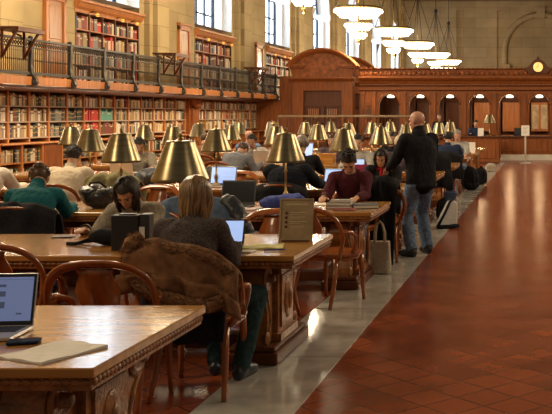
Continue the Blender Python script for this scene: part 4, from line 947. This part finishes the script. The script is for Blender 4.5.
for i, (x, y, rz, who) in enumerate([(-6.75, 16.85, 205, 'reader in grey olive, fifth table'), (-5.55, 17.12, -15, 'reader slumped in a grey hoodie'), (-6.1, 20.08, 0, 'balding man in blue'), (-5.72, 19.5, 180, 'reader leaning on one hand, sixth table'), (-4.25, 19.55, 190, 'woman with hand to her face'),
        (-3.12, 16.6, 180, 'dark haired reader, fifth table'), (-3.0, 19.45, 180, 'dark haired reader in black, sixth table'), (-2.02, 20.12, 0, 'reader in navy at the aisle'), (-1.98, 22.4, 180, 'reader facing the camera, seventh table'), (-7.0, 20.0, 10, 'reader bent in brown')]):
    chair(x, y, rz, A + 'under the ' + who)
st = thing('stool', 'tall wooden stool under the clerk at the service desk', 'stool', (-2.5, 35.3, 0))
m = MB(); m.lathe([(0, .56), (.17, .56), (.18, .58), (.17, .60), (0, .60)], 16); m.build('seat', M_CHAIR, st)
for a in range(4):
    m = MB(); m.tube([(.12*math.cos(a*PI/2), .12*math.sin(a*PI/2), .56), (.17*math.cos(a*PI/2), .17*math.sin(a*PI/2), 0)], .02, 6); m.build('leg', M_CHAIR, st)

# ------------------------------------------------------------------ coats and bags on chairs
fc = coat('fur_coat', 'brown shearling coat with fluffy fur edge thrown over the blond woman chair back', 'coat', -2.11, 6.04, 3, F_BROWN, w=.62, top=.91, front=.22, back=.25, thick=.035, seed=3, yback=-.335, slope=-.075, amp=.05)
def fur_on(parent, pts, r, n, ln, m_, seed=1, name='fur_trim'):
    rnd = random.Random(seed); m = MB(); m.tube(pts, r, 10)
    P = [Vector(p) for p in pts]
    for _ in range(n):
        i = rnd.randrange(len(P) - 1); f = rnd.random(); c = P[i].lerp(P[i+1], f); rr = r[i] + (r[i+1] - r[i])*f; d = (P[i+1] - P[i]).normalized()
        v = Vector((rnd.gauss(0,1), rnd.gauss(0,1), rnd.gauss(0,1))); v = (v - d*v.dot(d)).normalized(); q = c + v*rr*.95
        tip = q + (v + Vector((rnd.gauss(0,.5), rnd.gauss(0,.5), rnd.gauss(0,.5) - .3))).normalized()*ln*rnd.uniform(.6, 1.2); s = v.cross(d)*.004
        m.add([q - s, q + s, tip], [(0,1,2)], 0)
    return m.build(name, m_, parent)
fur_on(fc, [(-0.260,-.36,0.910), (-0.185,-.385,0.915), (-0.084,-.40,0.905), (0.042,-.405,0.880), (0.168,-.40,0.840), (0.252,-.39,0.780), (0.286,-.38,0.720)], [.03,.035,.035,.035,.035,.035,.025], 2600, .026, F_FUR, 1)
fur_on(fc, [(-0.252,-.33,0.970), (-0.290,-.37,0.940), (-0.302,-.39,0.880), (-0.286,-.40,0.820)], [.03,.05,.05,.03], 1300, .024, F_FUR, 2)
fur_on(fc, [(-0.286,-.44,0.760), (-0.210,-.48,0.705), (-0.084,-.50,0.650), (0.067,-.50,0.605), (0.185,-.48,0.600), (0.277,-.44,0.640), (0.311,-.40,0.700)], [.025,.04,.045,.045,.045,.04,.025], 2800, .026, F_FUR, 3)
m = MB(); m.loft([[(-.25 + .5*k/11, -.375 - .02*math.sin(k*1.3), .68 - .015*math.sin(k)) for k in range(12)] + [(.25 - .5*k/11, -.345, .68) for k in range(12)], [(-.24 + .46*k/11, -.365 - .03*math.sin(k*1.7), .36 + .02*math.sin(k*2)) for k in range(12)] + [(.22 - .46*k/11, -.34, .36) for k in range(12)]]); m.build('lining', F_BLACK, fc)
coat('jacket', 'black jacket hung over the chair of the teal sweater reader', 'jacket', -4.62, 8.82, 3, F_BLACK, w=.74, top=.90, front=.25, back=.40, seed=1, amp=.05, flare=1.1)
j = coat('jacket', 'slate blue jacket hung on a chair behind the brass lamp and blond woman', 'jacket', -3.02, 8.78, 0, F_JBLUE, w=.66, top=.96, front=.3, back=.5, seed=2, amp=.06)
blob('puffy_jacket', 'dark puffy jacket sleeve slung over the chair right of the blue jacket', 'jacket', (-2.72, 8.43, .5), -20, [('c', (0, 0, .42), (.14, -.02, .30), .075, .07), ('c', (.14, -.02, .30), (.24, -.04, .12), .07, .055), ('e', (.03, 0, .40), (.1, .07, .09))], F_PUFF, .012, .025, 12)
coat('coat', 'long black coat hanging from chair to floor beside the standing man', 'coat', -1.93, 11.42, 6, F_BLACK, w=.50, top=.97, front=.35, back=.93, seed=5, amp=.06, flare=.72)
coat('jacket', 'charcoal jacket draped over a chair back at the fifth table', 'jacket', -4.65, 14.42, 0, F_DGREY, w=.62, top=.93, front=.25, back=.5, seed=6, amp=.03)
coat('jacket', 'magenta jacket over a chair beyond the woman in the red scarf', 'jacket', -2.62, 14.45, 0, F_MAG, w=.58, top=.94, front=.25, back=.5, seed=7)
coat('jacket', 'black jacket over the chair right of the standing man', 'jacket', -1.98, 17.25, 0, F_BLACK, w=.70, top=1.0, front=.3, back=.55, seed=8, amp=.06)
coat('jacket', 'dark coat over the chair of the reader in navy at the aisle', 'jacket', -2.02, 20.12, 0, F_BLACK, w=.68, top=.93, front=.2, back=.5, seed=12)
coat('jacket', 'olive coat heaped over the chair right of the cream sweater reader', 'coat', -4.98, 11.65, 0, F_OLIVE, w=.62, top=1.0, front=.3, back=.55, seed=9, amp=.08)
coat('jacket', 'dark jacket hung over the chair of the broad reader in dark clothes', 'jacket', -3.05, 11.55, 0, F_BLACK, w=.66, top=.88, front=.2, back=.5, seed=10, amp=.04)

# ------------------------------------------------------------------ things on the tables
laptop('open silver laptop with lit document at the left edge of the nearest table', -2.345, 4.07, 6, M_SCR_D, 14, blocks=True)
m = MB(); m.box(-.06, .06, -.04, .04, 0, .012); o = m.build('phone_case', F_NAVY, None, .006); o.location = (-2.10, 3.95, .762); o.rotation_euler = (0,0,R(18)); tag(o, 'dark blue phone case lying between laptop and papers on the nearest table', 'phone')
sheet('paper_stack', 'loose stack of pale printed sheets on the nearest table corner', -1.90, 3.79, .7605, -24, .24, .30, mat('buff_paper', (.78,.76,.72), .85, 0, .05, 8), .005, .006)
# second table
laptop('thin open laptop with bright screen beside the sign holder on second table', -2.235, 6.72, 0, M_SCR, 18, shell=M_BLACK, w=.27)
sg = thing('sign_holder', 'brown upright notice plate standing at the aisle corner of the second table', 'sign', (-1.815, 7.13, .76))
TT = Matrix.Rotation(-R(9), 4, 'X')
m = MB(); m.box(-.115, .115, -.006, .006, .012, .305); m.box(-.122, -.108, -.011, .008, .0, .31); m.box(.108, .122, -.011, .008, .0, .31); m.box(-.122, .122, -.011, .008, .298, .312); m.box(-.122, .122, -.011, .008, .0, .016); m.xf(TT); pl = m.build('plate', mat('bronze_plate', (.34,.25,.14), .45, .3, .2, 12), sg, .002)
m = MB(); m.box(-.1, .1, -.02, .10, 0, .012); m.build('foot', M_DARKWOOD, sg, .003)
m = MB(); m.box(-.075, .085, -.0085, -.006, .262, .275)
for i in range(4): m.box(-.045, .08 - .02*(i % 2), -.0085, -.006, .205 - i*.033, .212 - i*.033); m.box(-.045, .03, -.0085, -.006, .193 - i*.033, .198 - i*.033)
m.xf(TT); m.build('printed_lines', mat('tan_print', (.46,.36,.22), .5, 0, 0), pl)
m = MB()
for i in range(4): m.lathe([(.011, -.0095), (0, -.0098)], 14, (-.072, 0, .205 - i*.033), axis='y')
m.xf(TT); m.build('round_icons', M_DARKWOOD, pl)
sheet('map_sheet', 'green and yellow folded map sheet in front of the sign holder', -1.97, 6.80, .7605, 12, .30, .21, mat('green_sheet', (.42,.40,.14), .7, 0, .35, 12), .002, .012)
sheet('note_pad', 'small white note pad beside the green map sheet', -2.02, 6.58, .7605, -4, .13, .10, M_PAPER, .008, .001)
m = MB(); m.tube([(-.07,0,.006), (.06,0,.006), (.075,0,.006)], [.005,.005,.002], 8); o = m.build('pen', F_BLUEP); o.location = (-1.83, 6.63, .762); o.rotation_euler = (0,0,R(12)); tag(o, 'blue pen lying on the second table near its corner', 'pen')
cs = thing('document_case', 'black upright document case with small white label before the reading woman', 'case', (-2.81, 6.70, .76), R(4))
m = MB(); m.box(-.135, .045, -.05, .05, 0, .24); m.build('body', M_BLACK, cs, .006); m = MB(); m.box(.045, .115, -.04, .06, 0, .245); m.build('side_panel', mat('charcoal_panel', (.02,.02,.022), .5, 0, 0), cs, .006)
m = MB(); m.box(.05, .085, -.046, -.0401, .08, .16); m.build('label', mat('pale_label', (.6,.6,.58), .6, 0, 0), cs); m = MB(); m.box(-.09, .02, -.03, .03, .24, .247); m.build('rim', M_BLACK, cs)
o = blob('pouch', 'black soft pouch lying left of the document case on second table', 'pouch', (-3.10, 6.92, .76), 0, [('e', (0, 0, .06), (.12, .07, .06)), ('e', (.06, 0, .05), (.08, .06, .055))], F_BLACK, .01, .01, 9); strap(o, [(-.1,0,.05), (-.2,-.02,.012), (-.28,.02,.01), (-.22,.08,.01), (-.08,.05,.03)], .012, F_BLACK)
m = MB(); m.box(-.075, .075, -.037, .037, 0, .009); o = m.build('phone', M_BLACK, None, .004); o.location = (-3.62, 7.36, .762); o.rotation_euler = (0,0,R(8)); tag(o, 'black phone lying on the second table by its far edge', 'phone')
blob('scarf', 'grey wool scarf end lying at the left edge of the second table', 'scarf', (-3.94, 6.82, .76), 0, [('e', (0, 0, .035), (.16, .1, .04))], F_DGREY, .012, .015, 9)
sheet('open_papers', 'white papers held by the woman reading at the second table', -3.22, 7.33, .762, 10, .22, .28, M_PAPER, .004, .015)
# third table
for i, (dx, m_, rz, sz, lab) in enumerate([(0, mat('dark_red_cover', (.20,.03,.03), .5, 0, .1), 4, (.25,.19,.028), 'dark red closed book at the bottom of the stack before the maroon youth'), (-.01, mat('buff_cover', (.45,.36,.24), .5, 0, .1), -8, (.22,.16,.03), 'buff closed book in the middle of the stack before the maroon youth'), (.01, mat('grey_cover', (.35,.34,.32), .5, 0, .1), 2, (.21,.15,.022), 'pale grey closed book on top of the stack before the maroon youth')]):
    closed_book(lab, -2.02 + dx, 9.68, .762 + [0, .029, .060][i], rz, sz, m_)
closed_book('large slate grey book at the aisle corner of the third table', -1.79, 9.75, .762, 14, (.25,.30,.035), mat('slate_cover', (.09,.10,.11), .5, 0, .15))
closed_book('thin red book lying beside the book stack on the third table', -1.93, 9.46, .762, 3, (.2,.12,.015), mat('red_cover', (.35,.04,.05), .5, 0, .1))
sheet('open_papers', 'white sheets under the hands of the maroon youth', -2.22, 10.02, .762, -6, .3, .22, M_PAPER, .003, .01)
bp = blob('backpack', 'bright blue canvas backpack lying on the third table beneath the lamp', 'bag', (-2.55, 9.52, .76), 0, [('e', (0, 0, .07), (.23, .12, .075)), ('e', (-.12, 0, .06), (.12, .11, .065)), ('e', (.1, -.02, .08), (.13, .12, .075))], F_BLUEP, .012, .03, 8, 3); strap(bp, [(.15,-.1,.08), (.28,-.12,.03), (.34,-.05,.015), (.27,.05,.03)], (.012,.02), F_LGREY)
sheet('magazine', 'open magazine with pink and white pages on the third table', -2.92, 9.50, .762, 6, .30, .22, mat('magazine_page', (.6,.5,.52), .5, 0, .35, 14), .006, .012)
laptop('open black laptop with dark screen standing on the third table', -3.12, 9.80, -6, mat('dark_screen', (.012,.013,.016), .15, 0, 0), 12, shell=M_BLACK, w=.36)
hb = blob('handbag', 'black leather handbag with drooping flap on third table beside the teal reader', 'bag', (-4.42, 9.68, .76), 0, [('e', (0, 0, .10), (.16, .10, .11)), ('e', (-.05, .0, .16), (.13, .09, .07)), ('e', (.09, 0, .15), (.08, .08, .06))], mat('black_leather', (.015,.015,.018), .35, 0, .3, 14), .011, .03, 9, 2); strap(hb, [(-.1,0,.18), (-.06,-.02,.25), (.03,-.02,.26), (.1,0,.19)], .01, F_BLACK, 'handle')
sheet('open_papers', 'papers in front of the teal sweater reader', -4.75, 9.60, .762, 5, .3, .22, M_PAPER, .003, .01)
# fourth and farther tables
laptop('open laptop with bright blue screen on the fourth table, right of the bronze lamp', -4.18, 12.55, -8, M_SCR, 12, w=.36)
laptop('open laptop with bright screen at the right elbow of the broad dark reader', -2.72, 12.45, -14, M_SCR, 14)
laptop('silver laptop with pale round mark on its lid, fifth table before the olive reader', -6.62, 15.45, 178, M_SCR, 12, logo=True, w=.36)
laptop('silver laptop turned away, sixth table below the reader leaning on a hand', -5.22, 18.35, 176, M_SCR, 12, w=.38)
bx = thing('wooden_box', 'plain tan box on the sixth table before the woman with her hand to her face', 'box', (-4.18, 18.55, .76), R(-5)); m = MB(); m.box(-.2, .2, -.1, .1, 0, .19); m.build('body', M_TABLE, bx, .01); m = MB(); m.box(-.205, .205, -.105, .105, .17, .2); m.build('lid', M_TABLE, bx, .006)
cn = thing('plastic_jug', 'clear jug with handle on the fourth table left of the maroon youth', 'jug', (-2.62, 12.95, .76))
m = MB(); m.lathe([(0, 0), (.07, 0), (.075, .02), (.07, .12), (.05, .17), (.045, .2)], 18); m.build('body', mat('cloudy_plastic', (.6,.58,.55), .2, 0, .1), cn); m = MB(); m.tube([(.065,0,.15), (.12,0,.13), (.12,0,.06), (.07,0,.04)], .01, 6); m.build('handle', M_WHITE, cn)
laptop('laptop with lit screen beside the grey haired reader, fifth table', -3.02, 15.3, -10, M_SCR, 12)
laptop('laptop with pale lit screen far off on the seventh table', -5.25, 21.1, 0, M_SCR, 12, w=.45)
for i, (x, y, rz, lab) in enumerate([(-5.75, 12.35, 4, 'papers before the cream sweater reader'), (-2.3, 12.85, 3, 'papers below the woman in the red scarf'), (-6.0, 15.4, 10, 'loose sheet on the fifth table beside silver laptop'), (-2.4, 15.6, 0, 'sheet before the woman in the pale knit hat'), (-5.6, 18.6, 0, 'sheets before the reader leaning on one hand'), (-1.95, 20.95, 0, 'sheets before the reader in navy'), (-3.9, 12.7, 12, 'stray sheets in the middle of the fourth table')]): sheet('paper_sheets', 'white ' + lab, x, y, .762, rz, .3, .22, M_PAPER, .003, .01)
sb_ = thing('paper_board', 'white upright card standing on the eighth table by the aisle', 'card', (-1.86, 23.75, .76)); m = MB(); m.box(-.17, .17, -.01, .01, 0, .26); m.xf(Matrix.Rotation(-R(8), 4, 'X')); m.build('card_face', M_PAPER, sb_); m = MB(); m.box(-.1, .1, .0, .09, 0, .01); m.build('foot', M_PAPER, sb_)
blob('puffy_jacket', 'dark jackets bundle heaped on the fourth table behind the cream sweater reader', 'jacket', (-5.2, 12.95, .76), 0, [('e', (0, 0, .1), (.25, .15, .11)), ('e', (.15, 0, .12), (.16, .13, .12))], F_PUFF, .014, .04, 7, 4)

# ------------------------------------------------------------------ things on the floor of the aisle
tb = thing('tote_bag', 'natural canvas tote bag on the floor at the end of third table', 'bag', (-1.745, 10.36, 0), R(-8))
def tring(z, w, d): return [(math.copysign(abs(math.cos(t))**.6, math.cos(t))*w, math.copysign(abs(math.sin(t))**.6, math.sin(t))*d + .012*math.sin(3*t + z*20), z) for t in [2*PI*k/28 for k in range(28)]]
m = MB(); m.loft([tring(.003, .10, .055), tring(.02, .115, .065), tring(.12, .118, .062), tring(.24, .113, .05), tring(.33, .105, .03), tring(.35, .104, .022)]); m.build('body', F_CANVAS, tb)
for s in (-1, 1):
    m = MB(); m.tube([(-.055, s*.02, .33), (-.05, s*.018, .44), (-.035, s*.01, .52), (.0, s*.006, .555), (.03, s*.01, .52), (.05, s*.018, .44), (.055, s*.02, .33)], [(.006,.012)]*7, 6); m.build('handle', F_CANVAS, tb)
mb_ = thing('messenger_bag', 'white and black messenger bag slumped on the floor right of the standing man', 'bag', (-1.46, 14.55, 0), R(24))
m = MB(); m.prism([(-.15, 0.003), (.16, .003), (.17, .05), (-.02, .40), (-.10, .42), (-.16, .36)], 'x', -.06, .06); m.xf(Matrix.Rotation(R(90), 4, 'Z')); m.build('body', mat('white_vinyl', (.55,.54,.52), .4, 0, .1), mb_, .025, 3)
m = MB(); m.tube([(-.17, -.075, .02), (-.05, -.08, .24), (.03, -.075, .40), (.1, -.02, .43)], [(.03,.02)]*4, 8); m.tube([(-.17, -.06, .03), (.0, -.08, .03), (.17, -.06, .04)], [(.03,.03)]*3, 8); m.build('strap', F_BLACK, mb_)
wb = thing('waste_bin', 'blue waste bin standing at the end of the sixth table', 'bin', (-1.70, 17.45, 0)); m = MB(); m.lathe([(0, .003), (.11, .003), (.135, .30), (.14, .305), (.132, .31), (.108, .02), (0, .02)], 22); m.build('body', mat('blue_bin_plastic', (.035,.06,.14), .4, 0, .1), wb); m = MB(); m.lathe([(.136, .29), (.146, .3), (.14, .315), (.13, .31)], 22); m.build('rim', mat('blue_bin_plastic', (.035,.06,.14), .4, 0, .1), wb)
backpack('black backpack on the floor under the sixth table end', -1.95, 18.2, 20, F_BLACK, .95)
backpack('black backpack standing in the aisle beside the seventh table', -1.66, 22.0, -12, F_BLACK, 1.25, 0, 8)
backpack('small black backpack beyond the larger one beside the eighth table', -1.55, 23.6, 10, F_BLACK, 1.0)
backpack('black backpack on the strip just past the messenger bag', -1.62, 15.7, 6, F_BLACK, .8)
blob('shopping_bag', 'white bag on the floor in front of the service desk', 'bag', (-1.62, 29.2, 0), 0, [('e', (0, 0, .12), (.16, .12, .13)), ('b', -.12, .12, -.1, .1, .01, .16)], F_CANVAS, .016, .03, 7)

# ------------------------------------------------------------------ service desk, stand
dk = thing('service_desk', 'oak service desk jutting toward the tables before the counter', 'desk', (-2.2, 34.1, 0))
m = MB(); m.box(-.62, .62, -.4, .45, .06, .90); m.box(-.5, .5, -.43, -.4, .18, .80); m.box(.62, .65, -.3, .35, .18, .80); m.build('body', M_SCREEN, dk, .012)
m = MB(); m.box(-.68, .70, -.47, .5, .90, .95); m.build('desk_top', M_SCREEN_D, dk, .01); m = MB(); m.box(-.6, .6, -.38, .43, 0, .06); m.build('kickboard', M_SCREEN_D, dk)
l = dup(l0, (-1.92, 34.0, .95), 0, 'brass lamp on the service desk beside the clerk', 'brass lamps on the reading tables'); l.scale = (1.15, 1.15, 1.0)
m = MB(); m.box(-.1, .1, -.008, .008, 0, .28); o = m.build('white_card', M_PAPER); o.location = (-2.22, 33.85, .952); o.rotation_euler = (-R(6), 0, 0); tag(o, 'white card propped on the service desk left of its lamp', 'card')
ss = thing('sign_stand', 'slim stand holding a white notice in front of the counter', 'sign', (-.68, 34.0, 0))
m = MB(); m.lathe([(0, 0), (.2, 0), (.2, .02), (.05, .05), (.03, .06), (0, .06)], 20); m.build('base', M_ALU, ss); m = MB(); m.tube([(0,0,.05), (0,0,1.0)], .03, 8); m.build('pole', mat('cream_metal', (.55,.47,.36), .4, 0, 0), ss)
m = MB(); m.box(-.14, .14, -.05, -.03, .96, 1.32); sgf = m.build('notice', M_PAPER, ss, .004); m = MB()
for i in range(6): m.box(-.1, .1 - .03*(i % 3), -.053, -.05, 1.25 - i*.045, 1.262 - i*.045)
m.build('printed_lines', mat('grey_print', (.35,.34,.33), .6, 0, 0), sgf)
for i, (x, w_) in enumerate(((-3.35, .5), (-.95, .4))):
    m = MB(); m.box(-.22, .22, -.12, .12, 0, .05); m.box(-.2, .2, -.02, .02, .05, .30); o = m.build('monitor', M_BLACK, None, .01); o.location = (x + .0, 36.6, .90); tag(o, ['black monitor on the counter in the third arch from right', 'black monitor on the counter left of the sign stand'][i], 'monitor')

# ------------------------------------------------------------------ chandeliers
M_CRY = glow('frosted_bulbs', (1.0, .88, .64), 5.0)
def make_chandelier():
    t = thing('chandelier', '', 'chandelier')
    for nm, r_, z, h in (('upper_tier', .90, .52, .42), ('middle_tier', .50, -.02, .28), ('lower_tier', .29, -.36, .20)):
        m = MB(); m.lathe([(r_*.94, z + h*.5), (r_*1.0, z + h*.42), (r_*1.0, z + h*.30), (r_*.92, z + h*.25)], 36); m.lathe([(r_*.72, z - h*.5), (r_*.78, z - h*.42), (r_*.74, z - h*.36)], 36)
        for a in range(8): m.tube([(r_*.95*math.cos(a*PI/4), r_*.95*math.sin(a*PI/4), z + h*.4), (r_*.75*math.cos(a*PI/4), r_*.75*math.sin(a*PI/4), z - h*.45)], .015, 5)
        rg = m.build(nm, M_BRASS_D, t); n = max(14, int(r_*44)); m = MB()
        for nm_, rr_, zz_, n_ in (('bulb_ring', r_*1.0, z + h*.10, n), ('bulb_ring', r_*.86, z - h*.14, int(n*.85)), ('bulb_ring', r_*.76, z - h*.34, int(n*.75))):
            m = MB(); m.beads([(rr_*math.cos(2*PI*q/48), rr_*math.sin(2*PI*q/48), zz_) for q in range(49)], n_, (.05, .07), 0, 6); m.build(nm_, M_CRY, rg)
    m = MB(); m.ell((0, 0, -.62), (.07, .07, .1)); m.tube([(0,0,-.6), (0,0,.6)], .03, 8); m.tube([(0,0,.6), (0,0,2.2)], .02, 6); m.build('finial', M_BRASS_D, t)
    m = MB()
    for a in range(4): m.tube([(.88*math.cos(a*PI/2 + .4), .88*math.sin(a*PI/2 + .4), .7), (0, 0, 3.4)], .018, 5)
    m.tube([(0,0,2.2), (0,0,9.6)], .022, 6); m.ell((0,0,3.4), (.12,.12,.16)); m.build('chains', M_BRONZE, t)
    return t
ch0 = make_chandelier()
for i, y in enumerate((29.2, 37.8, 46.6, 55.4, 64.6, 73.2)):
    c = ch0 if i == 0 else dup(ch0)
    c.location = (-7.2, y, 5.42 if i == 0 else 5.12); c['group'] = 'chandeliers in a receding row'
    c['label'] = ['tiered brass chandelier with glowing bulbs, nearest, cut by the top edge', 'large tiered chandelier of glowing bulbs hanging above the arched portal', 'tiered chandelier of glowing bulbs, third in the row', 'tiered chandelier of glowing bulbs, fourth in the row', 'tiered chandelier of glowing bulbs, fifth in the row', 'smallest and farthest tiered chandelier of glowing bulbs'][i]

# ------------------------------------------------------------------ lights, world, camera
def point(x, y, z, w_, c, r):
    l = bpy.data.lights.new('lamp', 'POINT'); l.energy = w_; l.color = c; l.shadow_soft_size = r
    o = bpy.data.objects.new('lamp', l); COL.objects.link(o); o.location = (x, y, z); return o
WARM = (1.0, .78, .50)
for y, e in ((3.5, 550), (12, 1000), (20.6, 1000)): point(-7.2, y, 5.3, e, WARM, .8)
for y, e in ((3.5, 160), (12, 800), (20.6, 800), (29.2, 800), (37.8, 500)): point(4.5, y, 5.6, e, WARM, .8)
for y in (29.2, 37.8, 46.6, 55.4, 64.6, 73.2): point(-7.2, y, 4.2, 330 if y == 37.8 else 600, WARM, .3)
for k in range(2, 8):
    for j, x in enumerate(LX):
        yc = YN(k) + .59
        if 545 + 980*x/yc > -10: point(x, yc, .76 + .52, 2.2, (1, .80, .52), .04)
for j, c in enumerate(AC):
    point(c, SY + .75, 2.2, [9, 9, 7, 16, 18, 14, 14, 14][j], (1, .66, .34), .1)
def strip(y, ln, e):  # added fill light under the gallery, brightens the lower shelves, no fixture there
    l = bpy.data.lights.new('shelf_fill', 'AREA'); l.shape = 'RECTANGLE'; l.size = .06; l.size_y = ln; l.energy = e; l.color = (1, .82, .56)
    o = bpy.data.objects.new('shelf_fill', l); COL.objects.link(o); o.location = (-10.78, y, 2.2); o.rotation_euler = (0, -R(35), 0)
for y in (18, 22, 26, 30, 34): strip(y, 3.9, 38)
w = bpy.data.worlds.new('World'); scene.world = w; w.use_nodes = True
w.node_tree.nodes['Background'].inputs[0].default_value = (1.0, .84, .64, 1); w.node_tree.nodes['Background'].inputs[1].default_value = .12
cam = bpy.data.cameras.new('Camera'); co = bpy.data.objects.new('Camera', cam); COL.objects.link(co); scene.camera = co
co.location = (0, 0, 1.68); co.rotation_euler = (PI/2, 0, 0); cam.sensor_width = 36; cam.lens = 36*980/552
cam.shift_x = -269/552; cam.shift_y = -92/552; cam.clip_end = 200
scene.view_settings.view_transform = 'Standard'; scene.view_settings.look = 'None'; scene.view_settings.gamma = 1; scene.view_settings.exposure = 0.12
scene.cycles.use_denoising = True
scene.cycles.max_bounces = 6
